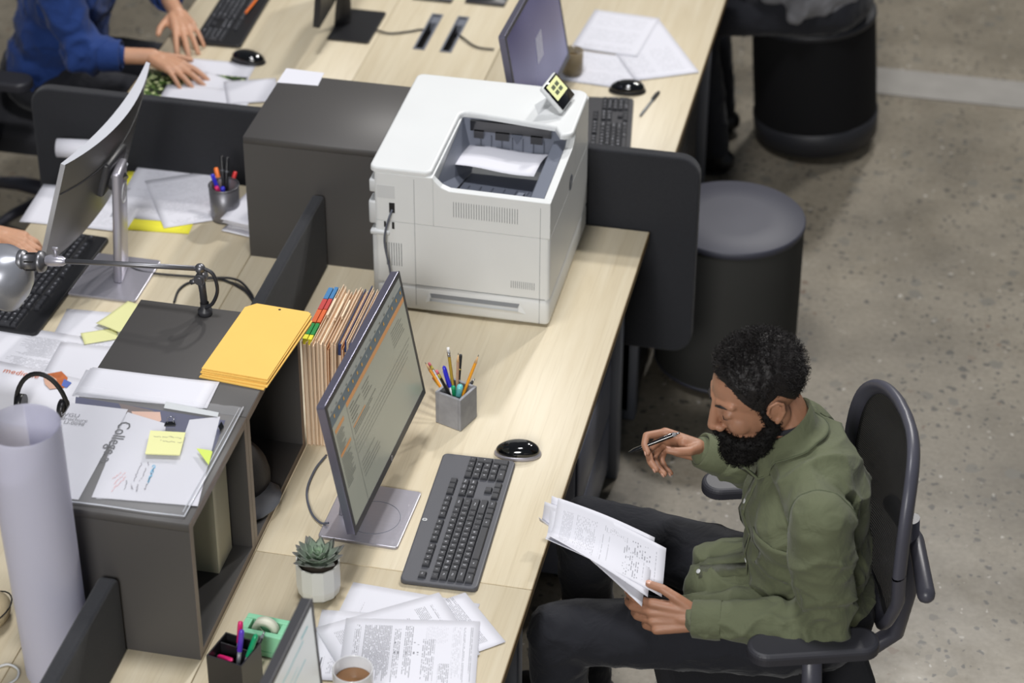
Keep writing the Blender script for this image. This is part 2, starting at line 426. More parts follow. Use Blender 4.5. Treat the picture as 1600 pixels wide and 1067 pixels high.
def strip(y0, y1, slots, label):
    t = thing('service_strip', label, 'desk strip', ((XI+XJ)/2, (y0+y1)/2, .706), group=None)
    mb = MB(); g = .0012
    a, b = XJ+g, XI-g
    if not slots:
        mb.span(a, b, y0+g, y1-g, .706, .73, .0012, 1)
    else:   # cut the openings out of the board
        ys = sorted(set([y0+g, y1-g]+[s[2] for s in slots]+[s[3] for s in slots]))
        for q0, q1 in zip(ys, ys[1:]):
            xs = [a]
            for s in slots:
                if s[2] <= q0 and s[3] >= q1: xs += [s[0], s[1]]
            xs.append(b)
            for k in range(0, len(xs), 2): mb.span(xs[k], xs[k+1], q0, q1, .706, .73)
    mb.build('board', M_['wood'], t, world=True)
    for s in slots:
        f = MB()
        for (u0, u1, v0, v1) in ((s[0]-.006, s[0], s[2]-.006, s[3]+.006), (s[1], s[1]+.006, s[2]-.006, s[3]+.006), (s[0], s[1], s[2]-.006, s[2]), (s[0], s[1], s[3], s[3]+.006)):
            f.span(u0, u1, v0, v1, .726, .7325)
        f.span(s[0]+.0002, s[1]-.0002, s[2], s[3], .690, .694, mi=1).span(s[0]-.0002, s[0]+.0008, s[2], s[3]-.2*(s[3]-s[2]), .694, .7315, mi=1).span(s[1]-.0008, s[1]+.0002, s[2], s[3]-.2*(s[3]-s[2]), .694, .7315, mi=1)
        f.span(s[0], s[1], s[3]-.2*(s[3]-s[2]), s[3], .694, .727)
        f.build('cable_port', [M_['leg'], M_['rubber']], t, world=True)
    return t
strip(-1.5, 0, [], 'pale wood strip in front of the dark cabinet at the lower left')
strip(0, 1.5, [], 'pale wood strip under the two dark cabinets and the grey felt divider')
strip(1.585, 3.085, [(-.858, -.834, 2.39, 2.62), (-.776, -.752, 2.39, 2.62), (-.79, -.766, 1.98, 2.09)], 'pale wood strip with two black cable slots behind the printer')

# felt dividers
def roundpanel(u0, u1, v0, v1, r, n=6, corners=(1, 1, 1, 1)):
    P = []
    for (cx, cy, a0, on) in ((u1-r, v1-r, 0, corners[0]), (u0+r, v1-r, 90, corners[1]), (u0+r, v0+r, 180, corners[2]), (u1-r, v0+r, 270, corners[3])):
        if on:
            for k in range(n+1): a = radians(a0+90*k/n); P.append((cx+r*cos(a), cy+r*sin(a)))
        else: P.append({0: (u1, v1), 90: (u0, v1), 180: (u0, v0), 270: (u1, v0)}[a0])
    return P
def panel(name, axis, u0, u1, w0, w1, v0, v1, label, r=.05, corners=(1, 1, 1, 1)):
    mb = MB(); P = roundpanel(u0, u1, v0, v1, r, 6, corners)
    # poly in (u, v=z), extruded along w
    if axis == 'x': M = Matrix(((1, 0, 0, 0), (0, 0, 1, 0), (0, 1, 0, 0), (0, 0, 0, 1)))
    else: M = Matrix(((0, 0, 1, 0), (1, 0, 0, 0), (0, 1, 0, 0), (0, 0, 0, 1)))
    mb.prism(P, w0, w1, 0, 0, M)
    o = mb.build(name, M_['felt'], bev=.006)
    c = V3(((u0+u1)/2, (w0+w1)/2, v0)) if axis == 'x' else V3(((w0+w1)/2, (u0+u1)/2, v0))
    o.data.transform(Matrix.Translation(-c)); o.location = c
    return tag(o, label, 'divider')
panel('felt_divider', 'x', -1.715, .122, 1.525, 1.56, .345, .945, 'long charcoal felt divider running behind the printer across both desks', .055)
panel('felt_divider', 'y', .395, 1.152, -.806, -.776, .731, .945, 'short charcoal felt divider between the two dark cabinets', .02, (1, 1, 0, 0))
panel('felt_divider', 'y', -1.7, -.372, -.806, -.770, .731, .935, 'charcoal felt divider beside the paper roll at the bottom left', .03, (1, 1, 0, 0))

# ------------------------------------------------------------------ cabinets
def cubby(x0, x1, y0, y1, z1, label, open_side=True):
    t = thing('storage_cabinet', label, 'cabinet', ((x0+x1)/2, (y0+y1)/2, .7305))
    k = .018; g = .0006; z0 = .7305
    MB().span(x0, x1, y0+g, y1-g, z1-.019, z1, .001, 1).build('top_board', M_['cab'], t, world=True)
    MB().span(x0, x1, y0+g, y1-g, z0, z0+k).build('bottom_board', M_['cab'], t, world=True)
    for (a, b) in ((y0+g, y0+k), (y1-k, y1-g)):
        MB().span(x0, x1, a, b, z0+k, z1-.019).build('side_board', M_['cab'], t, world=True)
    MB().span(x0+.002, x0+.012, y0+k, y1-k, z0+k, z1-.019).build('back_board', M_['cab'], t, world=True)
    # fronts of the boards carry a thin brown edge band
    e = MB(); f = x1
    for (a, b, c, d) in ((y0+g, y1-g, z1-.019, z1-.001), (y0+g, y1-g, z0, z0+k)): e.span(f, f+.0008, a, b, c, d)
    for (a, b) in ((y0+g, y0+k), (y1-k, y1-g)): e.span(f, f+.0008, a, b, z0+k, z1-.019)
    e.build('edge_band', M_['cab_edge'], t, world=True)
    if not open_side:
        MB().span(x1-.03, x1-.016, y0+k+.001, y1-k-.001, z0+k+.001, z1-.02).build('door', M_['cab'], t, world=True)
    return t
CABZ = 1.08
cubby(-.980, -.6135, -.367, .005, CABZ, 'dark open cabinet nearest the viewer with clear plastic sleeve lying on top')
cubby(-.980, -.6135, .005, .389, CABZ, 'dark open cabinet with desk lamp and yellow envelopes on top')
cubby(-.985, -.6135, 1.157, 1.507, CABZ, 'dark closed cabinet standing left of the white printer', False)
single(MB().span(-.628, -.606, 1.20, 1.222, CABZ, CABZ+.002), 'cabinet_sticker', M_['white2'], 'tiny pale sticker on the dark cabinet top beside the printer', 'sticker')

# ------------------------------------------------------------------ printer
def printer():
    x0, x1, y0, y1 = -.615, -.166, .992, 1.487
    z0, zl, zt = .7305, 1.086, 1.134
    t = thing('laser_printer', 'large white laser printer with small tilted touchscreen on the desk', 'printer', ((x0+x1)/2, (y0+y1)/2, z0))
    Wm = M_['white']
    b = MB()
    b.span(x0+.012, x1, y0, y1, z0+.004, .81, .012, 3)
    b.prism(roundpanel(x0+.012, x1, y0, y1, .010, 4), .812, .985)
    b.build('body', Wm, t, world=True)
    s = MB()      # upper shell around the output bay
    bx0, bx1, by0, by1 = -.455, -.186, 1.012, 1.31
    s.prism(roundpanel(x0+.012, bx0, y0, y1, .010, 4, (1, 1, 1, 0)), .985, zt-.014)
    s.prism(roundpanel(bx0, x1, by1, y1, .010, 4, (1, 0, 0, 0)), .985, zt-.014)
    # front wall: upper edge steps down from the lid
    P = [(bx0, .985), (x1, .985), (x1, zl), (bx0+.040, zl+.002), (bx0+.020, zl+.010), (bx0+.004, zl+.026), (bx0, zt-.016)]
    Mx = Matrix(((1, 0, 0, 0), (0, 0, 1, 0), (0, 1, 0, 0), (0, 0, 0, 1)))
    s.prism(P, y0, by0, 0, 0, Mx)
    P = [(by0, .985), (by1, .985), (by1, zt-.016), (by1-.02, zl+.012), (by1-.045, zl+.002), (by0, zl)]
    My = Matrix(((0, 0, 1, 0), (1, 0, 0, 0), (0, 1, 0, 0), (0, 0, 0, 1)))
    s.prism(P, bx1, x1, 0, 0, My)
    s.build('upper_shell', Wm, t, world=True, bev=.003)
    # lid: L-shaped top with rounded corners
    def arc(cx, cy, r, a0, a1, n=6): return [(cx+r*cos(radians(a0+(a1-a0)*k/n)), cy+r*sin(radians(a0+(a1-a0)*k/n))) for k in range(n+1)]
    lid = []
    lid += arc(x0+.02, y0+.018, .018, 180, 270)
    lid += arc(bx0-.004-.018, y0+.018, .018, 270, 360)
    lid += arc(bx0-.004+.02, by1-.02, .02, 180, 90)
    lid += arc(x1-.048, by1-.028, .001, 90, 80, 1)
    lid += arc(x1-.028, by1-.034+.0, .03, 270, 350)
    lid += arc(x1-.03, y1-.03, .03, 0, 90)
    lid += arc(x0+.02, y1-.02, .02, 90, 180)
    MB().prism(lid, zt-.014, zt, .006, 0, None, 3).build('lid', Wm, t, world=True)
    # grey output bay
    o = MB(); G = 0
    def q(*p, mi=0): o.add(p, [tuple(range(len(p)))], mi)
    e = .001
    xa, xb, ya, yb = bx0+e, bx1-e, by0+e, by1-e
    fr, bk = 1.052, .975
    ymid = ya+.10
    q((xa+.03, ya+.012, fr), (xb-.045, ya+.012, fr), (xb-.045, ymid, 1.020), (xa+.03, ymid, 1.020), mi=1)
    q((xa+.03, ymid, 1.020), (xb-.045, ymid, 1.020), (xb-.045, yb, bk), (xa+.03, yb, bk))
    q((xa, ya, zl), (xa+.03, ya+.012, fr), (xa+.03, yb, bk), (xa, yb, zt-.016))
    q((xb-.045, ya+.012, fr), (xb-.034, ya, zl-.010), (xb-.034, yb, zl-.008), (xb-.045, yb, bk))
    q((xb-.034, ya, zl-.010), (xb, ya, zl-.003), (xb, yb, zl), (xb-.034, yb, zl-.008))
    q((xa, ya, zl-.002), (xb, ya, zl-.002), (xb-.045, ya+.012, fr), (xa+.03, ya+.012, fr), mi=1)
    q((xa, yb-.001, zt-.015), (xa+.03, yb-.001, bk), (xb-.045, yb-.001, bk), (xb, yb-.001, zt-.015), mi=0)
    o.span(xa+.02, xb-.04, yb-.010, yb-.001, 1.088, 1.116, mi=2)
    for a_, b_ in ((.03, .055), (.085, .12), (.175, .205)): o.span(xa+a_, xa+b_, yb-.014, yb-.004, 1.070, 1.090, mi=2)
    o.add([(xa+.125, yb-.012, 1.09), (xa+.155, yb-.012, 1.09), (xa+.14, yb-.012, 1.062)], [(0, 2, 1)], 1)
    for k in range(7): o.span(xa+.045+k*.027, xa+.0465+k*.027, yb-.006, yb-.002, .99, 1.075, mi=1)
    for k in range(6): o.add([(xa+.05+k*.03, ymid-.09, 1.0525), (xa+.0515+k*.03, ymid-.09, 1.0525), (xa+.0515+k*.03, ymid+.05, 1.01), (xa+.05+k*.03, ymid+.05, 1.01)], [(0, 1, 2, 3)], 1)
    # slanted paper stop
    o.add([(xb-.085, ya+.02, 1.056), (xb-.070, ya+.02, 1.056), (xb-.062, ya+.075, 1.050), (xb-.077, ya+.075, 1.050),
           (xb-.085, ya+.02, 1.044), (xb-.070, ya+.02, 1.044), (xb-.062, ya+.075, 1.022), (xb-.077, ya+.075, 1.022)],
          [(0, 1, 2, 3), (0, 4, 5, 1), (1, 5, 6, 2), (3, 2, 6, 7), (0, 3, 7, 4)], 0)
    o.build('output_tray', [M_['slate'], M_['slate_dk'], M_['blackgloss']], t, world=True)
    # panel gaps, vents, finger recess on the face towards the viewer
    g = MB(); y = y0-.0004
    g.span(-.5025, -.5015, y, y0+.001, z0+.02, 1.11)
    g.span(-.5025, x1-.0115, y, y0+.001, .8105, .8118)
    g.span(-.191, -.190, y, y0+.001, z0+.01, .8105)
    g.span(-.191, -.190, y, y0+.001, .812, 1.07)
    g.build('panel_gap', M_['seam'], t, world=True)
    v = MB()
    for k in range(26): v.span(-.405+k*.0063, -.4035+k*.0063, y, y0+.001, 1.018, 1.060)
    v.build('vent', M_['seam'], t, world=True)
    v = MB()
    for k in range(12): v.span(-.262+k*.0052, -.2605+k*.0052, y, y0+.001, .836, .856)
    v.build('vent', M_['seam'], t, world=True)
    v = MB()
    for k in range(7): v.span(-.575+k*.0062, -.573+k*.0062, y, y0+.001, .86, .925)
    v.build('vent', M_['seam'], t, world=True)
    # finger recess: a wedge-shaped dent drawn with sloping faces proud of the drawer front
    h = MB(); a, b_, c0, c1 = -.478, -.222, .762, .796
    h.add([(a, y, c0), (b_, y, c0), (b_-.016, y-.0002, c1), (a+.010, y-.0002, c1), (a+.012, y-.006, c0+.010), (b_-.02, y-.006, c0+.010), (b_-.02, y-.001, c1-.004), (a+.014, y-.001, c1-.004)],
          [(0, 1, 5, 4), (1, 2, 6, 5), (3, 0, 4, 7), (2, 3, 7, 6)], 0)
    h.add([(a+.016, y-.0040, c0+.019), (b_-.022, y-.0040, c0+.019), (b_-.018, y-.0014, c1-.004), (a+.012, y-.0014, c1-.004)], [(0, 1, 2, 3)], 1)  # grey band painted as the shade inside the recess
    h.build('drawer_grip', [Wm, M_['seam']], t, world=True)
    # rear corner: bumps, ports
    r = MB()
    r.span(x0, x0+.05, y0+.003, y0+.06, 1.06, 1.095, .004).span(x0-.004, x0+.03, y0+.004, y0+.05, .97, 1.035, .006).span(x0+.001, x0+.05, y0-.006, y0+.03, .945, .958, .004)
    r.span(x0+.004, x0+.03, y0+.003, y0+.05, .74, .94, .005)
    r.build('rear_cover', M_['white2'], t, world=True)
    MB().span(x0+.02, x0+.065, y, y0+.001, 1.050, 1.085).build('port_recess', M_['white2'], t, world=True)
    for (a_, b_, c_, d_) in ((.050, .064, 1.01, 1.038), (.036, .041, .968, .984), (.056, .062, .965, .984)):
        MB().span(x0+a_, x0+b_, y-.0005, y0+.001, c_, d_).build('port', M_['rubber'], t, world=True)
    r = None
    # logo on the right face
    l = MB(); disc_logo(l, frame((x1+.0002, 1.25, 1.0), (0, 1, 0), (0, 0, 1)), .020, 0, 1)
    l.build('logo', [M_['slate'], M_['white2']], t, world=True)
    # touchscreen
    nrm = V3((.70, -.10, .70)).normalized(); ux = V3((.10, .70, 0)).normalized()
    c = V3((-.226, 1.385, zt+.043)); Mp = frame(c, ux, nrm.cross(ux))
    cp = MB().rbox((0, 0, -.006), (.094, .080, .013), .004, 2, Mp)
    cp.build('control_panel', Wm, t, world=True)
    sc = MB().rbox((0, 0, .001), (.088, .074, .003), .001, 1, Mp)
    s_ = sc.build('panel_glass', M_['blackgloss'], t, world=True)
    M_['lcd'] = mat('panel_lcd', lin(214, 216, 160), .3, emit=.45)
    M_['lcd2'] = mat('panel_lcd_icon', lin(96, 104, 84), .4, emit=.1)
    d = MB().box((0, .010, .0028), (.072, .044, .0006), Mp)
    for i in range(2):
        for j in range(2): d.box((-.012+i*.024, .018-j*.015, .0033), (.018, .010, .0006), Mp, 1)
    d.build('panel_display', [M_['lcd'], M_['lcd2']], t, world=True)
    st = MB().add([(-.235, 1.40, zt-.001), (-.20, 1.35, zt-.001), (-.27, 1.33, zt-.001), (-.29, 1.38, zt-.001), tuple(c+ux*.02-nrm*.012), tuple(c-ux*.02-nrm*.012+V3((0, 0, -.02)))],
                  [(0, 1, 2, 3), (0, 4, 1), (1, 4, 5), (1, 5, 2), (2, 5, 3), (3, 5, 4), (3, 4, 0)])
    st.build('panel_stand', M_['white2'], t, world=True)
    # sheet lying in the bay
    n = 8; vs = []; A, B, Cc, D = at(699, 256, 1.054), at(834, 276, 1.056), at(859, 241, 1.040), at(735, 226, 1.040)
    for j in range(n+1):
        for i in range(n+1):
            u, v = i/n, j/n
            p = A.lerp(B, u).lerp(D.lerp(Cc, u), v); p.z += .008*sin(pi*v)*(.4+u)+.003*sin(pi*u*2)
            vs.append(p)
    mb = MB().add(vs, [(j*(n+1)+i, j*(n+1)+i+1, (j+1)*(n+1)+i+1, (j+1)*(n+1)+i) for j in range(n) for i in range(n)], 0, True)
    single(mb, 'printed_sheet', M_['paper'], 'white sheet lying in the grey output bay of the printer', 'paper', solid=.0006)
    return t
printer()
single(MB().tube(cr([(-.557, .990, 1.02), (-.563, .978, 1.00), (-.572, .972, .96), (-.573, .974, .92), (-.562, .975, .85), (-.556, .972, .78), (-.55, .965, .737), (-.56, .9, .735), (-.59, .80, .735)]), .0028, 8), 'printer_cable', M_['cable_g'], 'grey cable hanging from the rear ports of the printer', 'cable')

# ------------------------------------------------------------------ monitors
def monitor_frame(c, yaw, tilt):
    n = V3((cos(yaw)*cos(tilt), sin(yaw)*cos(tilt), sin(tilt))); u = V3((-sin(yaw), cos(yaw), 0)); v = n.cross(u)
    return Matrix(((u.x, v.x, n.x, c[0]), (u.y, v.y, n.y, c[1]), (u.z, v.z, n.z, c[2]), (0, 0, 0, 1)))
M_['scr_bg'] = mat('screen_page', lin(156, 158, 145), .22, emit=.21)
M_['scr_dark'] = mat('screen_header_blue', lin(84, 104, 118), .25, emit=.12)
M_['scr_or'] = mat('screen_orange', lin(206, 142, 84), .25, emit=.18)
M_['scr_lt'] = mat('screen_toolbar', lin(158, 163, 160), .25, emit=.14)
M_['scr_tx'] = mat('screen_text', lin(84, 88, 86), .3)
M_['scr_or2'] = mat('screen_icon_yellow', lin(214, 160, 60), .3, emit=.14)
M_['mon_edge'] = mat('monitor_silver_edge', lin(118, 116, 134), .28, metal=.6)
def screen_ui(mb, w, h):
    "office web page: u from -w/2 (left) to w/2, v up"
    def r(u0, u1, v0, v1, mi, z=0): mb.add([((u0-.5)*w, (v0-.5)*h, z), ((u1-.5)*w, (v0-.5)*h, z), ((u1-.5)*w, (v1-.5)*h, z), ((u0-.5)*w, (v1-.5)*h, z)], [(0, 1, 2, 3)], mi)
    r(0, 1, 0, 1, 0, 0)
    r(0, 1, .955, 1, 3, .0003); r(0, 1, .835, .955, 1, .0003); r(.18, 1, .795, .835, 2, .0003)
    r(0, 1, .925, .955, 3, .0005)
    for k in range(14): r(.02+k*.066, .035+k*.066, .935, .945, 4, .0008)
    R2_ = random.Random(3)
    for k in range(16):
        u = .04+k*.062; r(u, u+.012, .875, .900, 5 if R2_.random() < .7 else 3, .0008)
    r(.178, .180, 0, .80, 4, .0005)
    r(.02, .13, .76, .79, 2, .0006); r(.02, .15, .56, .585, 2, .0006)
    for k in range(9): r(.02, .06+.06*R2_.random(), .735-k*.018, .740-k*.018, 4, .0006)
    for k in range(14): r(.02, .08+.06*R2_.random(), .54-k*.018, .545-k*.018, 4, .0006)
    for k in range(5): r(.2, .24+.1*R2_.random(), .76-k*.03, .766-k*.03, 4, .0006)
    for k in range(4): r(.36, .40+.12*R2_.random(), .74-k*.03, .745-k*.03, 4, .0006)
    r(.2, .36, .60, .612, 2, .0006)
    for k in range(3): r(.2, .5-.05*k, .585-k*.02, .590-k*.02, 4, .0006)
    for k in range(4): r(.19, .97-.02*k, .50-k*.035, .503-k*.035, 4, .0006)
    for k in range(6): r(.78, .84+.1*R2_.random(), .74-k*.025, .744-k*.025, 4, .0006)
    for k in range(5): r(.2, .28+.15*R2_.random(), .30-k*.03, .304-k*.03, 4, .0006)
def lcd_monitor(label, c, yaw, tilt, w, h, base, stand_metal, ui=True, group=None, shell=None, edge=None, basex=.18, basey=.205, byaw=0, post=True, depth=.018, screen=None, bez=.011, chin=.018, logo=True):
    t = thing('computer_monitor', label, 'monitor', base, byaw, group)
    Mf = monitor_frame(c, yaw, tilt)
    sh = MB()
    P = roundpanel(-w/2, w/2, -h/2, h/2, .006, 3)
    sh.prism(P, -depth, 0, .0015, 0, Mf)
    # softly bulged back
    sh.rbox((0, -.02, -depth-.010), (w*.55, h*.6, .03), .009, 2, Mf)
    shell_o = sh.build('shell', edge or M_['mon_edge'], t, world=True)
    bz = MB(); z = .0012
    def r(x0, x1, y0, y1): bz.span(x0, x1, y0, y1, -.001, z, M=Mf)
    r(-w/2+.001, w/2-.001, h/2-bez, h/2-.001); r(-w/2+.001, w/2-.001, -h/2+.001, -h/2+chin); r(-w/2+.001, -w/2+bez, -h/2+chin, h/2-bez); r(w/2-bez, w/2-.001, -h/2+chin, h/2-bez)
    if logo: disc_logo(bz, Mf @ Matrix.Translation((0, -h/2+chin/2, z)), .0065, 1, 0)
    bz.build('bezel', [M_['dkgrey'], M_['metal']], t, world=True)
    sc = MB(); sw, s_h = w-2*bez, h-bez-chin
    Ms = Mf @ Matrix.Translation((0, (chin-bez)/2, .0004))
    q = MB()
    if ui:
        screen_ui(q, sw, s_h); ms = [M_['scr_bg'], M_['scr_dark'], M_['scr_or'], M_['scr_lt'], M_['scr_tx'], M_['scr_or2']]
    else:
        q.add([(-sw/2, -s_h/2, 0), (sw/2, -s_h/2, 0), (sw/2, s_h/2, 0), (-sw/2, s_h/2, 0)], [(0, 1, 2, 3)]); ms = [screen or M_['blackgloss']]
    sc.V = []; sc.add(q.V, q.F, 0, False, Ms); sc.MI = q.MI
    sc.build('screen', ms, t, world=True)
    bx = V3(base)
    Mb = Matrix.Translation(bx) @ Matrix.Rotation(byaw, 4, 'Z')
    MB().prism(roundpanel(-basex/2, basex/2, -basey/2, basey/2, .008, 3), .0005, .007, .002, 0, Mb).build('base_plate', stand_metal, t, world=True)
    if post:
        top = Mf @ V3((0, -.02, -depth-.02))
        bt = Mb @ V3((-.045*(1 if cos(yaw) > 0 else 1), 0, .004))
        up = V3((top.x, top.y, top.z))
        q = MB().tube(cr([bt, bt.lerp(up, .5)+V3((-.006, 0, 0)), up], 4), [.03, .029, .027, .025, .024, .024, .025, .026, .026], 12, flat=.45)
        q.build('stand_post', stand_metal, t, world=True)
        hd = MB().cyl(up+V3((0, 0, 0)), Mf @ V3((0, -.02, -.012)), .035, .035, 16); hd.build('tilt_hinge', M_['dkgrey'], t, world=True)
    return t
mon = lcd_monitor('black framed monitor with an orange striped web page, left of the pencil cup', (-.386, .211, 1.018), radians(-1.815), radians(9.81), .54, .325, (-.400, .170, .7305), M_['metal'], byaw=radians(-1))
# engraved ring on the base plate of that monitor
rg = MB(); rg.tube([(-.388+.058*cos(2*pi*k/40), .158+.058*sin(2*pi*k/40), .7378) for k in range(41)], .0006, 6); rg.build('base_ring', M_['slate'], mon, world=True)
single(MB().tube(cr([(-.555, .36, .735), (-.565, .30, .735), (-.56, .22, .735), (-.53, .15, .735), (-.498, .115, .737), (-.478, .108, .745)]), .0027, 8), 'monitor_cable', M_['cable_g'], 'thin dark cable curving to the base of the web page monitor', 'cable')
M_['scr_white'] = mat('screen_document_white', lin(218, 222, 222), .25, emit=.30)
M_['scr_line'] = mat('screen_teal_line', lin(70, 176, 184), .3, emit=.2)
m2 = lcd_monitor('black framed monitor cut by the bottom edge, bright document on screen', (-.312, -.805, .925), radians(-1.5), radians(3), .54, .325, (-.36, -.80, .7305), M_['metal'], ui=False, screen=M_['scr_white'], depth=.02, edge=M_['dkgrey'])
_c = MB(); Mf = monitor_frame((-.312, -.805, .925), radians(-1.5), radians(3)) @ Matrix.Translation((0, 0, .0009))
def _rr(u0, v0, u1, v1, th=.0012):
    a, b = V3((u0, v0, 0)), V3((u1, v1, 0)); n = (b-a).normalized().cross(V3((0, 0, 1)))*th
    _c.add([a+n, b+n, b-n, a-n], [(0, 1, 2, 3)], 0, False, Mf)
_rr(.20, .115, -.05, .116); _rr(.23, .126, .19, .127, .002); _rr(.16, .085, 0, .086, .0006); _rr(.20, .07, .05, .07, .001); _rr(.12, .05, -.02, .05, .0006)
_c.build('drawing_line', M_['scr_line'], m2, world=True)
# ------------------------------------------------------------------ sheets of paper
LETTER = (.279, .216)
def sheet_mesh(A, d, L1, L2, side, z, bump=.002, seed=0, up='e1', n=10, name='printed_sheet', lift=0):
    """flat rectangle: corner A, edge direction d (length L1), the other edge L2 to the left (side 1) or right (-1)"""
    e1 = V3((d[0], d[1], 0)).normalized(); e2 = V3((-e1.y, e1.x, 0))*side
    A = V3((A[0], A[1], z)); vs = []
    for j in range(n+1):
        for i in range(n+1):
            s, t = L1*i/n, L2*j/n
            p = A+e1*s+e2*t
            q = noise.noise(V3((s*9+seed*3.1, t*9, seed)))
            ed = max(abs(2*i/n-1), abs(2*j/n-1))
            p.z += (q+.45)*bump*(.35+.45*ed**2) + lift*(i/n)**2
            vs.append(p)
    c = A+e1*L1/2+e2*L2/2
    v = {'e1': e1, '-e1': -e1, 'e2': e2, '-e2': -e2}[up]; u = v.cross(V3((0, 0, 1)))
    w, h = (L2, L1) if up in ('e1', '-e1') else (L1, L2)
    uvs = [((p-c).dot(u)+w/2, (p-c).dot(v)+h/2) for p in vs]
    me = bpy.data.meshes.new(name)
    fs = [(j*(n+1)+i, j*(n+1)+i+1, (j+1)*(n+1)+i+1, (j+1)*(n+1)+i) for j in range(n) for i in range(n)]
    if side < 0: fs = [f[::-1] for f in fs]
    me.from_pydata([tuple(p-c) for p in vs], [], fs)
    l = me.uv_layers.new(name='UVMap')
    for k, lp in enumerate(me.loops): l.data[k].uv = uvs[lp.vertex_index]
    for p in me.polygons: p.use_smooth = True
    return me, c
def sheet(label, A, B, side, m, z, up='e1', L=None, group=None, name='printed_sheet', cat='paper', bump=.0016, seed=None, px=True, thick=.0005, lift=0):
    a = at(A[0], A[1], z) if px else V3(A); b = at(B[0], B[1], z) if px else V3(B)
    L1, L2 = L or LETTER
    me, c = sheet_mesh(a, b-a, L1, L2, side, z, bump, seed if seed is not None else len(label), up, name=name, lift=lift)
    me.materials.append(m)
    o = bpy.data.objects.new(name, me); COL.objects.link(o); o.location = c
    md = o.modifiers.new('solidify', 'SOLIDIFY'); md.thickness = thick; md.offset = 1
    return tag(o, label, cat, group)
P_dense = page_mat('dense_report_page', [(.02, .19, .262, .266, .004, .9, .8), (.02, .196, .247, .252, .0024, .7, .55), (.02, .18, .225, .243, .0036, .6, .25),
    (.135, .196, .20, .222, .0036, .8, .6), (.02, .075, .17, .215, .0036, .6, .15), (.06, .196, .165, .19, .0040, .75, .6), (.10, .110, .10, .16, .008, .35, .7), (.07, .08, .10, .16, .008, .35, .7),
    (.02, .196, .125, .145, .0036, .8, .65), (.03, .196, .105, .118, .0036, .75, .6), (.02, .196, .042, .098, .0032, .85, .7), (.02, .196, .022, .034, .004, .7, .6)])
P_letter = page_mat('letterhead_page', [(.02, .075, .25, .262, .006, .8, .8), (.02, .07, .215, .242, .0036, .55, .5), (.12, .16, .235, .238, .003, .7, .4)])
P_list = page_mat('list_page', [(.03, .16, .245, .25, .004, .7, .5), (.03, .15, .21, .235, .0036, .8, .5), (.05, .19, .12, .19, .0036, .8, .45), (.03, .18, .03, .11, .0036, .8, .45)])
P_para = page_mat('paragraph_page', [(.02, .18, .255, .259, .004, .8, .55), (.02, .19, .175, .225, .0034, .85, .6), (.02, .19, .11, .165, .0034, .85, .6), (.02, .19, .03, .10, .0034, .85, .55)])
P_form = page_mat('form_page', [(.03, .185, .255, .26, .005, .6, .35), (.03, .19, .20, .245, .006, .4, .55), (.03, .05, .14, .19, .005, .6, .3), (.06, .19, .155, .162, .008, .9, .22), (.06, .19, .132, .14, .009, .9, .28),
    (.03, .19, .06, .12, .0046, .5, .3), (.03, .19, .02, .05, .0034, .8, .3)])
P_faint = page_mat('faint_page', [(.03, .18, .22, .245, .006, .6, .25), (.03, .19, .12, .20, .006, .6, .18), (.03, .19, .03, .10, .006, .6, .16)])

G1 = 'printed sheets spread on the front desk'
sheet('printed sheet with a small letterhead, topmost tip near the plant pot', (552, 910), (716, 938), -1, P_letter, .7312, '-e1', group=G1, seed=3)
sheet('printed sheet with long paragraphs whose corner points at the desk edge', (727, 926), (795, 1009), -1, P_para, .7320, 'e2', L=(.18, .279), group=G1, seed=4)
sheet('printed sheet fanned out beneath the letter page, sticking out below the plant', (503, 953), (640, 962), -1, P_letter, .7328, '-e1', group=G1, seed=5)
sheet('printed sheet with list lines, its upper corner touching the black keyboard', (686, 926), (560, 962), 1, P_list, .7336, '-e1', group=G1, seed=6)
sheet('front sheet densely printed with report text, lying on top of the others', (541, 966), (731, 971), -1, P_dense, .7350, 'e1', group=G1, seed=7)

# ------------------------------------------------------------------ keyboards
def keycap(mb, x, y, w, d, h, z, M):
    a, b = w/2, d/2; i = .0022
    vs = [(x-a, y-b, z), (x+a, y-b, z), (x+a, y+b, z), (x-a, y+b, z)]
    vs += [(x-a+i*.4, y-b+i*.4, z+h*.6), (x+a-i*.4, y-b+i*.4, z+h*.6), (x+a-i*.4, y+b-i*.4, z+h*.6), (x-a+i*.4, y+b-i*.4, z+h*.6)]
    vs += [(x-a+i, y-b+i, z+h), (x+a-i, y-b+i, z+h), (x+a-i, y+b-i*.8, z+h), (x-a+i, y+b-i*.8, z+h)]
    fs = [(0, 1, 5, 4), (1, 2, 6, 5), (2, 3, 7, 6), (3, 0, 4, 7), (4, 5, 9, 8), (5, 6, 10, 9), (6, 7, 11, 10), (7, 4, 8, 11), (8, 9, 10, 11)]
    mb.add(vs, fs, 0, False, M)
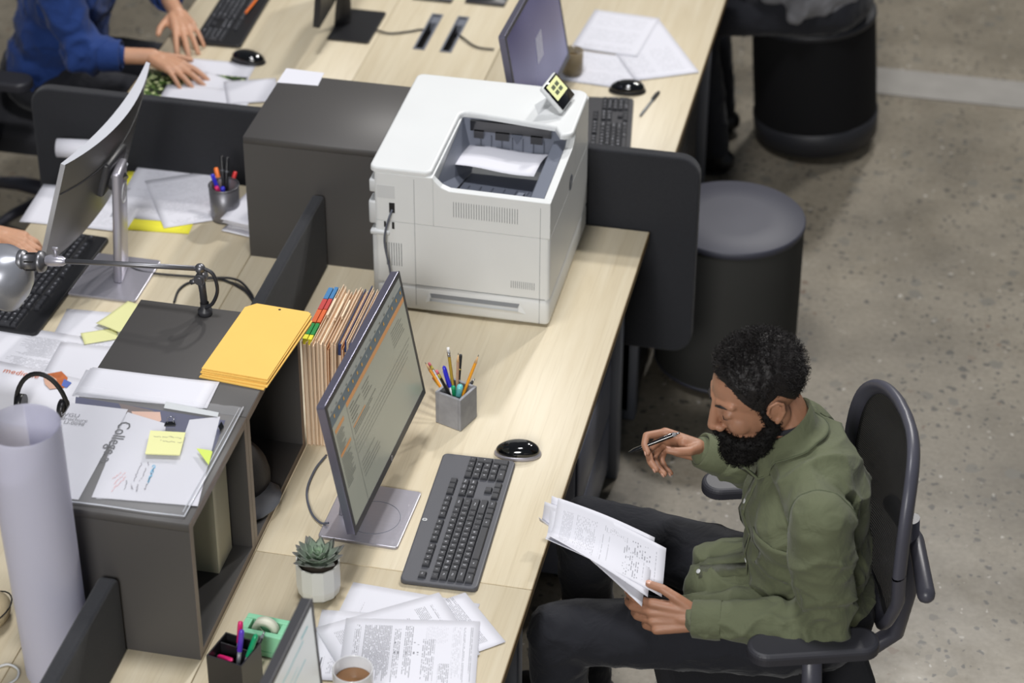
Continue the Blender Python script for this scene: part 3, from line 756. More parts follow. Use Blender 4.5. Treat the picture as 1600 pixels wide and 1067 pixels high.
def key_layout():
    "(x, y, w, h, legend) in key units, origin at the lower left"
    K = []
    fy = 6.5
    K.append((0, fy, 1, 1, 'Esc'))
    for g, x0 in enumerate((2, 6.5, 11)):
        for k in range(4): K.append((x0+k, fy, 1, 1, 'F%d' % (g*4+k+1)))
    for k in range(3): K.append((15.5+k, fy, 1, 1, ''))
    for k, c in enumerate(ROWS[0]): K.append((k, 5, 1, 1, c))
    K.append((13, 5, 2, 1, 'Back'))
    K.append((0, 4, 1.5, 1, 'Tab'))
    for k, c in enumerate(ROWS[1]): K.append((1.5+k, 4, 1.5 if k == 12 else 1, 1, c))
    K.append((0, 3, 1.75, 1, 'Caps'))
    for k, c in enumerate(ROWS[2]): K.append((1.75+k, 3, 1, 1, c))
    K.append((12.75, 3, 2.25, 1, 'Enter'))
    K.append((0, 2, 2.25, 1, 'Shift'))
    for k, c in enumerate(ROWS[3]): K.append((2.25+k, 2, 1, 1, c))
    K.append((12.25, 2, 2.75, 1, 'Shift'))
    for x, w, c in ((0, 1.5, 'Ctrl'), (1.5, 1, ''), (2.5, 1.5, 'Alt'), (4, 6, ''), (10, 1.5, 'Alt'), (11.5, 1, ''), (12.5, 1, ''), (13.5, 1.5, 'Ctrl')): K.append((x, 1, w, 1, c))
    for r, cs in ((5, ('Ins', 'Home', 'PgUp')), (4, ('Del', 'End', 'PgDn'))):
        for k, c in enumerate(cs): K.append((15.5+k, r, 1, 1, c))
    for k in range(3): K.append((15.5+k, 1, 1, 1, ''))
    K.append((16.5, 2, 1, 1, ''))
    for r, cs in ((5, ('', '/', '*', '-')), (4, '789'), (3, '456'), (2, '123')):
        for k, c in enumerate(cs): K.append((19+k, r, 1, 1, c))
    K.append((19, 1, 2, 1, '0')); K.append((21, 1, 1, 1, '.'))
    K.append((22, 3, 1, 2, '+')); K.append((22, 1, 1, 2, ''))
    return K
def keyboard(label, loc, rz, shell, keym, w=.462, d=.168, h=.018, logo=True, legends=True):
    t = thing('keyboard', label, 'keyboard', loc, rz)
    u = .01905*(w-.022)/(23*.01905); ud = (d-.030)/7.5; ud = min(ud, .0187)
    b = MB(); P = roundpanel(-w/2, w/2, -d/2, d/2, .012, 4)
    b.prism(P, .001, h*.62, .004, 0, None, 3)
    b.build('shell', shell, t)
    if logo:
        l = MB(); disc_logo(l, Matrix.Translation((-.02, d/2-.010, h*.62+.0002)), .0055, 0, 1); l.build('logo', [M_['white2'], M_['kb']], t)
    K = key_layout(); K.sort(key=lambda k: -(k[2]*k[3]))
    x0, y0 = -23*u/2, -d/2+.012
    rest = MB()
    for i, (kx, ky, kw, kh, c) in enumerate(K):
        mb = rest if i >= 99 else MB()
        cx, cy = x0+(kx+kw/2)*u, y0+(ky-1+kh/2)*ud
        base = (0, 0, 0) if i < 99 else (cx, cy, 0)
        Mk = Matrix.Translation(base)
        keycap(mb, 0, 0, kw*u-.0016, kh*ud-.0016, .0078, 0, Mk)
        if legends and c:
            sz = .0068 if len(c) == 1 else .0044
            letters(mb, c, sz, Mk @ Matrix.Translation((0, .0006, .0082)), 1)
        if i < 99:
            o = mb.build('key', [keym, M_['ink']], t); o.location = (cx, cy, h*.62)
    o = rest.build('small_keys', [keym, M_['ink']], t); o.location = (0, 0, h*.62); o['kind'] = 'stuff'
    return t
kc = (at(697, 713)+at(802, 729)+at(740, 927)+at(630, 908))/4
kd = (at(697, 713)-at(630, 908)); krz = math.atan2(kd.y, kd.x)
keyboard('dark grey keyboard in front of the web page monitor, beside the glossy mouse', (kc.x, kc.y, .7305), krz, M_['kb'], M_['key'])
lk = at(145, 372)-at(60, 522)
keyboard('black keyboard under the typing hands, half hidden by the desk lamp', (-1.447, .915, .7305), math.atan2(-(1.146-.694), -(.125-.10))+radians(1), M_['black'], M_['key'], w=.47, d=.150, logo=False)
keyboard('black keyboard partly hidden behind the white printer', (-.205, 1.975, .7305), radians(98), M_['dkgrey'], M_['key'], w=.44, d=.145, logo=False)
kb4 = keyboard('black keyboard with an orange pencil on it, at the upper left', (-1.447, 2.49, .7305), radians(-88), M_['black'], M_['key'], w=.44, d=.150, logo=False)

# ------------------------------------------------------------------ mice
def mouse(label, loc, rz, top, base, L=.105, Wd=.060, H=.032):
    t = thing('computer_mouse', label, 'mouse', loc, rz)
    def body(z0, z1, sc):
        n, m = 28, 8; vs = []; fs = []
        for j in range(m+1):
            q = j/m; a = q*pi/2
            rr = cos(a)**.6 if j < m else .0
            for k in range(n):
                th = 2*pi*k/n; cx, cy = cos(th), sin(th)
                x = (abs(cx)**.85)*(1 if cx > 0 else -1)*L/2*rr*sc; y = (abs(cy)**.9)*(1 if cy > 0 else -1)*Wd/2*rr*sc*(1-.10*cx*cx)
                z = z0+(z1-z0)*sin(a)*(1-.22*(x/(L/2))-.18*(x/(L/2))**2)
                vs.append((x, y, z))
        fs = [(j*n+k, j*n+(k+1) % n, (j+1)*n+(k+1) % n, (j+1)*n+k) for j in range(m) for k in range(n)]
        fs.append(list(range(n))[::-1])
        return vs, fs
    b = MB(); v, f = body(.001, .020, 1.04); b.add(v, f, 0, True); b.build('base', base, t)
    b = MB(); v, f = body(.009, H, .97); b.add(v, f, 0, True); b.build('top_shell', top, t)
    b = MB().cyl((.026, -.003, .0235), (.026, .003, .0235), .007, n=16); b.build('wheel', M_['rubber'], t)
    return t
m0 = (at(773, 708)+at(843, 700))/2
mouse('glossy black mouse with silver rim on the desk above the keyboard', (-.131, .466, .7305), radians(186), M_['blackgloss'], M_['metal'])
mouse('matt black mouse below the loose white papers behind the printer', (-.193, 2.262, .7305), radians(185), M_['blackgloss'], M_['black'])
mouse('black mouse left of the dark cabinet near the hands in blue sleeves', (-1.318, 2.20, .7305), radians(-5), M_['blackgloss'], M_['black'])

# ------------------------------------------------------------------ pencil cup
def open_box(mb, w, d, h, wall, floor_t=.006, M=None, r=.002):
    for (x0, x1, y0, y1) in ((-w/2, -w/2+wall, -d/2, d/2), (w/2-wall, w/2, -d/2, d/2), (-w/2+wall, w/2-wall, -d/2, -d/2+wall), (-w/2+wall, w/2-wall, d/2-wall, d/2)):
        mb.span(x0, x1, y0, y1, .0005, h, M=M)
    mb.span(-w/2+wall, w/2-wall, -d/2+wall, d/2-wall, .0005, floor_t, M=M)
PC = V3((-.299, .566, .7305)); PCZ = radians(-20)
cup = thing('pencil_cup', 'square grey concrete cup full of pencils on the main desk', 'pencil cup', PC, PCZ)
mb = MB(); open_box(mb, .070, .070, .088, .007); mb.build('cup_wall', M_['concrete'], cup, bev=.0015)
M_['pencil_y'] = mat('yellow_orange_lacquer', lin(240, 160, 30), .35)
M_['pencil_o'] = mat('golden_lacquer', lin(168, 138, 40), .35)
M_['pencil_b'] = mat('black_lacquer', lin(24, 24, 26), .3)
M_['pencil_br'] = mat('brown_lacquer', lin(176, 140, 112), .4)
M_['rawwood'] = mat('sharpened_wood', lin(222, 180, 130), .6)
M_['pink'] = mat('pink_eraser', lin(214, 110, 120), .7)
M_['whitep'] = mat('white_eraser', lin(232, 232, 232), .7)
M_['band'] = mat('yellow_band_metal', lin(206, 190, 90), .3, metal=.6)
M_['blue'] = mat('blue_plastic', lin(50, 50, 200), .3)
M_['green'] = mat('green_plastic', lin(20, 150, 100), .3)
M_['teal'] = mat('teal_plastic', lin(110, 196, 200), .3)
M_['orange'] = mat('orange_plastic', lin(240, 120, 40), .35)
M_['red'] = mat('red_plastic', lin(206, 50, 50), .35)
M_['magenta'] = mat('magenta_plastic', lin(214, 40, 110), .3)
M_['purple'] = mat('purple_plastic', lin(92, 60, 190), .3)
M_['clear'] = mat('clear_grey_plastic', lin(150, 154, 160), .15, alpha=.65)
def pen(name, label, b, tip, kind, cols, r=.0036, group=None, cat=None):
    """writing tool from b (down in the cup) to tip (up)"""
    b = V3(b); tip = V3(tip); Lh = (tip-b).length; ax = (tip-b).normalized()
    x = ax.orthogonal().normalized(); M = frame(b, x, ax.cross(x)); M = Matrix.Translation(b) @ ax.to_track_quat('Z', 'Y').to_matrix().to_4x4()
    t = thing(name, label, cat or ('pencil' if 'pencil' in name else 'pen'), M=M, group=group)
    n = 6 if kind.startswith('pencil') else 12
    if kind == 'pencil_tip':
        MB().cyl((0, 0, 0), (0, 0, Lh-.022), r, n=6, smooth=False).build('barrel', M_[cols[0]], t)
        MB().cyl((0, 0, Lh-.022), (0, 0, Lh-.005), r, r*.3, n=12).build('sharpened_end', M_['rawwood'], t)
        MB().cyl((0, 0, Lh-.005), (0, 0, Lh), r*.3, .0003, n=8).build('lead', M_['pencil_b'], t)
    elif kind == 'pencil_eraser':
        MB().cyl((0, 0, 0), (0, 0, Lh-.022), r, n=6, smooth=False).build('barrel', M_[cols[0]], t)
        f = MB().cyl((0, 0, Lh-.022), (0, 0, Lh-.010), r*1.03, n=14)
        for k in range(3): f.cyl((0, 0, Lh-.020+k*.004), (0, 0, Lh-.0185+k*.004), r*1.12, n=14)
        f.build('ferrule', M_[cols[2]], t)
        MB().cyl((0, 0, Lh-.010), (0, 0, Lh), r*.98, r*.9, n=14).build('eraser', M_[cols[1]], t)
    elif kind == 'pen_cap':
        MB().cyl((0, 0, 0), (0, 0, Lh-.055), r, n=12).build('barrel', M_[cols[1]], t)
        c = MB().lathe([(r*1.25, Lh-.055), (r*1.3, Lh-.012), (r*1.1, Lh-.004), (.0001, Lh)], 14); c.rbox((r*1.6, 0, Lh-.030), (.0022, .003, .038), .0008, 1)
        c.build('cap', M_[cols[0]], t)
    elif kind == 'marker':
        MB().lathe([(.0001, 0), (r, .001), (r, Lh-.006), (r*.9, Lh-.001), (.0001, Lh)], 16).build('barrel', M_[cols[0]], t)
        MB().cyl((0, 0, Lh-.040), (0, 0, Lh-.038), r*1.05, n=16).build('cap_ring', M_[cols[1]], t)
    elif kind == 'click':
        MB().lathe([(r*.3, 0), (r, .014), (r, Lh-.016)], 12).build('barrel', M_[cols[0]], t)
        MB().lathe([(r, Lh-.016), (r*.8, Lh-.008), (.0001, Lh-.008)], 12).build('collar', M_[cols[1]], t)
        MB().cyl((0, 0, Lh-.008), (0, 0, Lh), r*.5, n=10).build('button', M_['chrome'], t)
        MB().rbox((r*1.5, 0, Lh-.030), (.0016, .003, .036), .0006, 1).build('clip', M_['chrome'], t)
    return t
def tip_to(b, px, py, L):
    best = None
    for k in range(400):
        z = b.z+.03+k*.0005; p = at(px, py, z); e = abs((p-b).length-L)
        if best is None or e < best[0]-1e-6: best = (e, p)
    return best[1]
def cup_pens(items, centre, rin, z0, group):
    for (name, label, px, py, L, kind, cols, r) in items:
        t0 = at(px, py, centre.z+.12); d = V3((centre.x-t0.x, centre.y-t0.y, 0))
        d = d.normalized()*min(rin, d.length*.35) if d.length > 1e-6 else d
        b = V3((centre.x, centre.y, z0))+d
        pen(name, label, b, tip_to(b, px, py, L), kind, cols, r, group)
cup_pens([
    ('pencil', 'orange pencil with a sharp tip, leftmost in the concrete cup', 664, 566, .165, 'pencil_tip', ('pencil_y',), .0036),
    ('pencil', 'black pencil with yellow bands and pink eraser at the left of the concrete cup', 670, 567, .170, 'pencil_eraser', ('pencil_b', 'pink', 'band'), .0036),
    ('pencil', 'black and yellow banded pencil, second of its kind, leaning nearer the front', 682, 579, .155, 'pencil_eraser', ('pencil_b', 'pink', 'band'), .0036),
    ('pencil', 'orange pencil with pink eraser, lowest one leaning left in the concrete cup', 677, 590, .135, 'pencil_eraser', ('pencil_y', 'pink', 'band'), .0036),
    ('ballpoint_pen', 'ballpoint pen with blue cap standing in the concrete cup', 693, 571, .145, 'pen_cap', ('blue', 'whitep'), .0038),
    ('pencil', 'golden pencil with white eraser, tallest in the concrete cup', 700, 543, .180, 'pencil_eraser', ('pencil_o', 'whitep', 'chrome'), .0036),
    ('pencil', 'light brown pencil behind the black pencil in the concrete cup', 716, 551, .165, 'pencil_tip', ('pencil_br',), .0036),
    ('pencil', 'plain black pencil upright in the concrete cup', 720, 553, .165, 'marker', ('pencil_b', 'band'), .0038),
    ('pencil', 'yellow pencil leaning far right in the concrete cup', 748, 554, .180, 'pencil_tip', ('pencil_y',), .0036),
    ('marker_pen', 'short green marker in the concrete cup', 708, 604, .112, 'marker', ('green', 'pencil_b'), .0052),
    ('highlighter', 'pale teal highlighter in the concrete cup', 719, 603, .115, 'marker', ('teal', 'whitep'), .0075),
    ('ballpoint_pen', 'dark grey pen at the right corner of the concrete cup', 741, 592, .115, 'click', ('dkgrey', 'black'), .0042)],
    PC, .018, .7372, 'pencils and pens in the concrete cup')

# ------------------------------------------------------------------ succulent
pot_c = V3((-.437, -.108, .7305))
t = thing('potted_succulent', 'grey green succulent in a faceted white pot on the desk', 'plant', pot_c)
M_['ceramic'] = mat('white_ceramic', lin(212, 212, 206), .35, var=.04)
M_['soil'] = mat('dark_soil', lin(60, 52, 44), .95, bump=1, bscale=90)
MB().lathe([(.0001, .001), (.036, .001), (.044, .010), (.0475, .030), (.0475, .088), (.0445, .088), (.0435, .074), (.0001, .074)], 12, smooth=False).build('pot', M_['ceramic'], t)
MB().lathe([(.0434, .076), (.02, .080), (.0001, .085)], 16).build('soil', M_['soil'], t)
def leaf_mat():
    m = bpy.data.materials.new('succulent_leaf'); m.use_nodes = True
    N = m.node_tree.nodes; L = m.node_tree.links; p = N['Principled BSDF']; p.inputs['Roughness'].default_value = .55
    uv = N.new('ShaderNodeUVMap'); uv.uv_map = 'UVMap'; s = N.new('ShaderNodeSeparateXYZ'); L.new(uv.outputs[0], s.inputs[0])
    r = N.new('ShaderNodeValToRGB'); e = r.color_ramp.elements
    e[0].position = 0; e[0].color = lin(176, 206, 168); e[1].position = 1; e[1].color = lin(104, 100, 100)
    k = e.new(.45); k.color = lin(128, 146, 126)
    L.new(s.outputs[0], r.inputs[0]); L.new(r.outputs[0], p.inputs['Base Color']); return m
LEAF = leaf_mat()
def succ_leaf(Ll, Wl, tilt, ang, z, shade):
    n, m = 8, 5; vs = []; uv = []
    for i in range(n+1):
        s = i/n; wd = Wl*(sin(pi*min(1, s*.94+.06)**.75)**.8)*(1-.25*s) if s < 1 else 0
        if s == 1: wd = .0006
        for j in range(m):
            q = -1+2*j/(m-1)
            x = Ll*s; y = q*wd/2; zz = .35*Ll*s*s+.004*q*q*(1-s)-.0
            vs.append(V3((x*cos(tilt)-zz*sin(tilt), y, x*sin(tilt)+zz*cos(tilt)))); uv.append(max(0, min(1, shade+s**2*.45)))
    M = Matrix.Translation((0, 0, z)) @ Matrix.Rotation(ang, 4, 'Z')
    fs = [(i*m+j, i*m+j+1, (i+1)*m+j+1, (i+1)*m+j) for i in range(n) for j in range(m-1)]
    return [M @ v for v in vs], fs, uv
k = 0
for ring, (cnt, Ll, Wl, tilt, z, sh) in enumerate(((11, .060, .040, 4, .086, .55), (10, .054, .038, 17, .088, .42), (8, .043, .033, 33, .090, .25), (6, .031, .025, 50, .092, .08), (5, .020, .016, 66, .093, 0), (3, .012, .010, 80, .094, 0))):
    for i in range(cnt):
        v, f, u = succ_leaf(Ll*RND.uniform(.92, 1.05), Wl, radians(tilt+RND.uniform(-4, 4)), 2*pi*i/cnt+ring*.37, z, sh)
        me = bpy.data.meshes.new('leaf'); me.from_pydata([tuple(q) for q in v], [], f); l = me.uv_layers.new(name='UVMap')
        for kk, lp in enumerate(me.loops): l.data[kk].uv = (u[lp.vertex_index], .5)
        for p in me.polygons: p.use_smooth = True
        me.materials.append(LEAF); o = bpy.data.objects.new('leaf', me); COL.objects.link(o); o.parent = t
        md = o.modifiers.new('solidify', 'SOLIDIFY'); md.thickness = .0028; md.offset = -1
        md = o.modifiers.new('subsurf', 'SUBSURF'); md.levels = md.render_levels = 1

# ------------------------------------------------------------------ pen tray, tape dispenser, mug
PB = V3((-.518, -.428, .7305)); PBZ = radians(-12)
t = thing('desk_organizer', 'black two-compartment pen box on the front desk, beside the green tape dispenser', 'pen holder', PB, PBZ)
mb = MB(); open_box(mb, .080, .078, .10, .003); mb.build('box_wall', M_['black'], t)
MB().span(-.036, .036, .010, .013, .006, .096).build('partition', M_['black'], t)
MP = Matrix.Translation(PB) @ Matrix.Rotation(PBZ, 4, 'Z')
def bpen(label, b, px, py, L, kind, cols, r):
    bb = MP @ V3(b); pen('pen', label, bb, tip_to(bb, px, py, L), kind, cols, r, 'pens in the black box')
bpen('magenta pen, highest in the black pen box', (-.012, .024, .008), 376, 970, .142, 'pen_cap', ('magenta', 'clear'), .0045)
bpen('purple pen standing in the black pen box', (.002, -.004, .008), 378, 983, .145, 'pen_cap', ('purple', 'clear'), .0045)
bpen('green pen standing in the black pen box', (.008, -.018, .008), 401, 990, .138, 'pen_cap', ('green', 'clear'), .0045)
bpen('dark clear pen at the right of the black pen box', (.014, -.022, .008), 413, 987, .140, 'click', ('dkgrey', 'clear'), .004)
a_, b_ = MP @ V3((-.030, -.012, .075)), MP @ V3((.018, -.030, .088))
pen('pen', 'short clear pen with magenta end lying low in the black pen box', MP @ V3((-.033, -.005, .072)), MP @ V3((.014, -.030, .098)), 'pen_cap', ('magenta', 'clear'), .0045, 'pens in the black box')
M_['mint'] = mat('mint_green_plastic', lin(140, 208, 168), .4)
M_['tape'] = mat('matte_tape', lin(222, 224, 204), .5)
TD = V3((-.492, -.300, .7305))
t = thing('tape_dispenser', 'mint green tape dispenser holding a roll of tape', 'tape dispenser', TD, radians(-4))
q = MB(); Mx = Matrix(((1, 0, 0, 0), (0, 0, 1, 0), (0, 1, 0, 0), (0, 0, 0, 1)))
q.span(-.05, .05, -.030, .030, .001, .016).span(-.05, .05, -.030, -.016, .016, .058).span(-.05, .05, .016, .030, .016, .058).span(.030, .05, -.016, .016, .016, .058).span(-.05, -.034, -.016, .016, .016, .058)
q.build('dispenser_body', M_['mint'], t, bev=.002)
mb = MB(); n = 40
mb.lathe([(.016, -.0095), (.027, -.0095), (.027, .0095), (.016, .0095), (.016, -.0095)], n, M=Matrix.Translation((-.002, 0, .048)) @ Matrix.Rotation(radians(90), 4, 'X')); mb.build('tape_roll', M_['tape'], t)
MB().span(.046, .054, -.010, .010, .058, .062).build('cutter', M_['chrome'], t)
MC = V3((-.271, -.434, .7365))
t = thing('coffee_mug', 'white mug of milky coffee at the bottom edge on printed sheets', 'mug', MC)
M_['mug'] = mat('mug_glaze', lin(208, 208, 210), .15, coat=.5); M_['coffee'] = mat('milky_coffee', lin(134, 98, 66), .12)
MB().lathe([(.0001, 0), (.032, 0), (.037, .004), (.0395, .02), (.0405, .094), (.0395, .0955), (.0378, .094), (.0368, .02), (.030, .006), (.0001, .005)], 40).build('mug_body', M_['mug'], t)
MB().lathe([(.0372, .066), (.0001, .066)], 32).build('coffee', M_['coffee'], t)
MB().tube([(.005-.004, -.038, .078), (.002, -.058, .076), (0, -.066, .050), (.001, -.056, .024), (.001, -.038, .020)], .005, 10).build('handle', M_['mug'], t)

# ------------------------------------------------------------------ row of folders
M_['folder'] = mat('cream_card', lin(240, 214, 184), .75, bump=.1, bscale=200, var=.08, vscale=30)
M_['folder_or'] = mat('buff_card', lin(222, 168, 120), .75, var=.08)
M_['pagesblk'] = mat('stacked_page_edges', lin(238, 216, 190), .8, bump=.3, bscale=60, stretch=(60, 1, 1), var=.12, vscale=30)
M_['navy'] = mat('navy_tape', lin(42, 56, 100), .6); M_['maroon'] = mat('maroon_card', lin(112, 34, 50), .6)
M_['tab_blue'] = mat('blue_tab', lin(60, 120, 170), .6); M_['tab_red'] = mat('red_tab', lin(190, 64, 60), .6)
M_['tab_orange'] = mat('orange_tab', lin(222, 104, 50), .6); M_['tab_green'] = mat('green_tab', lin(28, 140, 66), .6); M_['olive'] = mat('olive_card', lin(80, 84, 58), .7)
fx = -.6105
GF = 'file folders standing in the row left of the monitor'
specs = [('tabs', .011), ('tabs', .009), ('cream', .008), ('cream', .007), ('cream', .009), ('cream', .007), ('buff', .006), ('cream', .007), ('cream', .006), ('navy', .007), ('buff', .006), ('navy', .005), ('cream', .005),
         ('navy', .005), ('cream', .005), ('navy', .004), ('black', .005), ('olive', .005), ('maroon', .005), ('maroon', .005), ('cream', .006)]
for i, (kd_, th) in enumerate(specs):
    hgt = {'tabs': .298, 'cream': .295, 'buff': .285, 'navy': .290, 'black': .286, 'olive': .284, 'maroon': .286}[kd_]-RND.uniform(0, .012)
    dep = .235-RND.uniform(0, .014); y0 = .392+RND.uniform(0, .010)+(.0 if i < 9 else .012)
    ORD = 'first second third fourth fifth sixth seventh eighth ninth tenth eleventh twelfth thirteenth fourteenth fifteenth sixteenth seventeenth eighteenth nineteenth twentieth last'.split()
    lab = {'tabs': ['file folder with wide blue, red, orange and green tabs, first beside the cabinet', 'file folder with narrower blue, red and green tabs, second from the cabinet'][min(i, 1)],
           'cream': 'cream card file folder, %s from the cabinet in the standing row' % ORD[i], 'buff': 'darker buff card file folder, %s from the cabinet in the row' % ORD[i],
           'navy': 'file folder with navy blue taped edge, %s from the cabinet' % ORD[i], 'black': 'black edged file folder near the monitor end of the row',
           'olive': 'olive green file folder near the monitor end of the row', 'maroon': 'maroon file folder, %s from the cabinet, near the monitor' % ORD[i]}[kd_]
    t = thing('file_folder', lab, 'folder', (fx+th/2, y0+dep/2, .7305), 0, GF)
    cov = {'buff': 'folder_or', 'black': 'black', 'olive': 'olive', 'maroon': 'maroon'}.get(kd_, 'folder')
    lean = .022*(i/len(specs)); a = -th/2+.0004; b = th/2-.0004
    def lean_box(mb, x0, x1, yy0, yy1, z0, z1, mi=0):
        s0, s1 = lean*z0/.3, lean*z1/.3
        mb.add([(x0+s0, yy0, z0), (x1+s0, yy0, z0), (x1+s0, yy1, z0), (x0+s0, yy1, z0), (x0+s1, yy0, z1), (x1+s1, yy0, z1), (x1+s1, yy1, z1), (x0+s1, yy1, z1)],
               [(0, 3, 2, 1), (4, 5, 6, 7), (0, 1, 5, 4), (1, 2, 6, 5), (2, 3, 7, 6), (3, 0, 4, 7)], mi)
    q = MB(); lean_box(q, a, a+.0011, -dep/2, dep/2, .0005, hgt); q.build('front_cover', M_[cov], t)
    q = MB(); lean_box(q, b-.0011, b, -dep/2, dep/2, .0005, hgt-.004); q.build('back_cover', M_[cov], t)
    q = MB(); lean_box(q, a+.0014, b-.0014, -dep/2+.004, dep/2-.006, .001, hgt-.012); q.build('pages', M_['pagesblk'], t)
    if kd_ == 'tabs':
        e = .0006
        for (c, f0, f1) in (('tab_blue', .78, .99), ('tab_red', .58, .77), ('tab_orange', .34, .57), ('tab_green', .12, .32), ('brightyellow', .03, .11)):
            q = MB(); lean_box(q, a-e*.3, b+e*.3, -dep/2+dep*f0, -dep/2+dep*f1, hgt-.02, hgt+.003); q.build('colour_tab', M_[c], t)
    if kd_ == 'navy':
        q = MB(); lean_box(q, a-.0002, a+.0016, -dep/2-.0004, dep/2, hgt-.004, hgt+.0006); q.build('navy_edge', M_['navy'], t)
        q = MB(); lean_box(q, a-.0002, b, -dep/2-.0008, -dep/2+.004, hgt-.03, hgt-.002); q.build('corner_tape', M_['navy'], t)
        q = MB(); lean_box(q, a-.0002, b, -dep/2-.0008, -dep/2+.004, .003, .035); q.build('corner_tape', M_['navy'], t)
    if kd_ == 'cream' and i % 2:
        q = MB(); lean_box(q, a, b-.002, -dep/2+.09, -dep/2+.16, hgt, hgt+.008); q.build('index_tab', M_['folder'], t)
    fx += th

# ------------------------------------------------------------------ on top of the near cabinets
ct = CABZ+.0006
def envelope(label, A, d, z, w=.150, h=.272):
    e1 = V3((d[0], d[1], 0)).normalized(); e2 = V3((e1.y, -e1.x, 0))
    M = Matrix(((e2.x, e1.x, 0, A[0]), (e2.y, e1.y, 0, A[1]), (0, 0, 1, z), (0, 0, 0, 1)))
    t = thing('manila_envelope', label, 'envelope', M=M, group='yellow envelopes stacked on the cabinet')
    P = [(0, 0), (w, 0), (w, h-.006), (w-.008, h), (.020, h), (0, h-.022)]
    MB().prism(P, .0, .0030, .0006).build('pocket', M_['manila'], t)
    q = MB(); q.lathe([(.0032, 0), (.0001, .0003)], 14, M=Matrix.Translation((w*.52, h-.010, .0031))); q.build('punched_hole', M_['rubber'], t)
    return t
eA = at(315, 575, CABZ+.018)
for i, (dx, dy, ang, lab) in enumerate(((-.003, -.012, 84, 'yellow manila envelope at the very bottom of the stack beside the lamp'), (.002, -.009, 85, 'yellow manila envelope, second from the bottom of the stack'),
        (-.002, -.005, 86.5, 'yellow manila envelope in the middle of the stack'), (.001, -.003, 85.5, 'yellow manila envelope just under the top one'), (.0, .0, 86, 'topmost yellow manila envelope with a small punched hole'))):
    envelope(lab, (eA.x+dx, eA.y+dy, 0), (cos(radians(ang)), sin(radians(ang)), 0), ct+i*.0036)
GW = 'white sheets stacked on the dark cabinet'
for i in range(4):
    sheet(['lowest white sheet of the small pile behind the plastic sleeve', 'white sheet second from below in the small pile behind the plastic sleeve', 'white sheet with a dark red stripe at its right edge behind the sleeve', 'topmost blank white sheet of the pile behind the plastic sleeve'][i],
          (-1.0+.004*i+(.012 if i == 1 else 0), .096+.003*i, 0), (-.7, .113-.002*i, 0), -1, M_['paper'], ct+.0008*i+.0002, 'e2', L=(.279, .098), group=GW, px=False, bump=.0009, lift=.0015, name='blank_sheet')
M_['sheetwhite'] = mat('sleeve_sheet_white', lin(200, 200, 208), .6)
# clear plastic sleeve with its contents
SL = thing('plastic_sleeve', 'clear plastic sleeve with printed sheets inside, lying on the near cabinet corner', 'plastic sleeve', (-.80, -.15, ct))
M_['film'] = bpy.data.materials.new('clear_film'); M_['film'].use_nodes = True
_n = M_['film'].node_tree.nodes; _l = M_['film'].node_tree.links; _p = _n['Principled BSDF']
_p.inputs['Base Color'].default_value = (.95, .96, 1, 1); _p.inputs['Roughness'].default_value = .08; _p.inputs['Alpha'].default_value = .13; _p.inputs['Specular IOR Level'].default_value = 1.0
_tc = _n.new('ShaderNodeTexCoord'); _nz = _n.new('ShaderNodeTexNoise'); _nz.inputs['Scale'].default_value = 14; _l.new(_tc.outputs['Object'], _nz.inputs['Vector'])
_b = _n.new('ShaderNodeBump'); _b.inputs['Strength'].default_value = .5; _b.inputs['Distance'].default_value = .01; _l.new(_nz.outputs['Fac'], _b.inputs['Height']); _l.new(_b.outputs[0], _p.inputs['Normal'])
def film_quad(x0, x1, y0, y1, z, amp, seed):
    n = 26; vs = []
    for j in range(n+1):
        for i in range(n+1):
            u, v = i/n, j/n; e = min(u, 1-u, v, 1-v)
            q = noise.noise(V3((u*5+seed, v*5, seed))); r = abs(noise.noise(V3((u*9, v*9+seed, 3))))
            vs.append((x0+(x1-x0)*u+.003*q, y0+(y1-y0)*v+.003*r, z+amp*min(1, e*8)+.003*q+.002*r))
    return vs, [(j*(n+1)+i, j*(n+1)+i+1, (j+1)*(n+1)+i+1, (j+1)*(n+1)+i) for j in range(n) for i in range(n)]
v, f = film_quad(-.985, -.626, -.352, .028, ct+.006, .0055, 2)
MB().add(v, f, 0, True).build('film', M_['film'], SL, world=True)
rim = MB(); rim.tube([(-.626, .028, ct+.008), (-.624, -.1, ct+.010), (-.626, -.25, ct+.008), (-.628, -.350, ct+.006), (-.7, -.353, ct+.006), (-.8, -.352, ct+.006), (-.88, -.356, ct+.007), (-.985, -.352, ct+.006)], .0014, 6)
rim.tube([(-.632, .02, ct+.010), (-.632, -.12, ct+.012), (-.634, -.34, ct+.008)], .0009, 6)
M_['seal'] = mat('clear_sealed_edge', lin(225, 228, 236), .1, alpha=.7); rim.build('sealed_edge', M_['seal'], SL, world=True)
def inner(name, pts, z, m, up=None):
    q = MB().add([(p[0], p[1], z) for p in pts], [tuple(range(len(pts)))]); return q.build(name, m, SL, world=True)
zc = ct+.0045
def apt(px, py): p = at(px, py, zc); return (p.x, p.y)
M_['photo_blue'] = mat('brochure_navy_print', lin(26, 32, 84), .35, var=.25, vscale=14)
M_['skin_print'] = mat('printed_skin_tone', lin(214, 172, 150), .4, var=.1); M_['hair_print'] = mat('printed_brown_hair', lin(96, 76, 70), .4, var=.2)
br = inner('brochure_page', [apt(112, 690), apt(330, 712), apt(352, 655), apt(118, 618)], zc-.0030, M_['photo_blue'])
inner('brochure_photo_hair', [apt(185, 628), apt(240, 640), apt(236, 650), apt(196, 648)], zc-.0026, M_['hair_print'])
inner('brochure_photo_face', [apt(205, 641), apt(250, 642), apt(252, 655), apt(242, 664), apt(215, 662)], zc-.0025, M_['skin_print'])
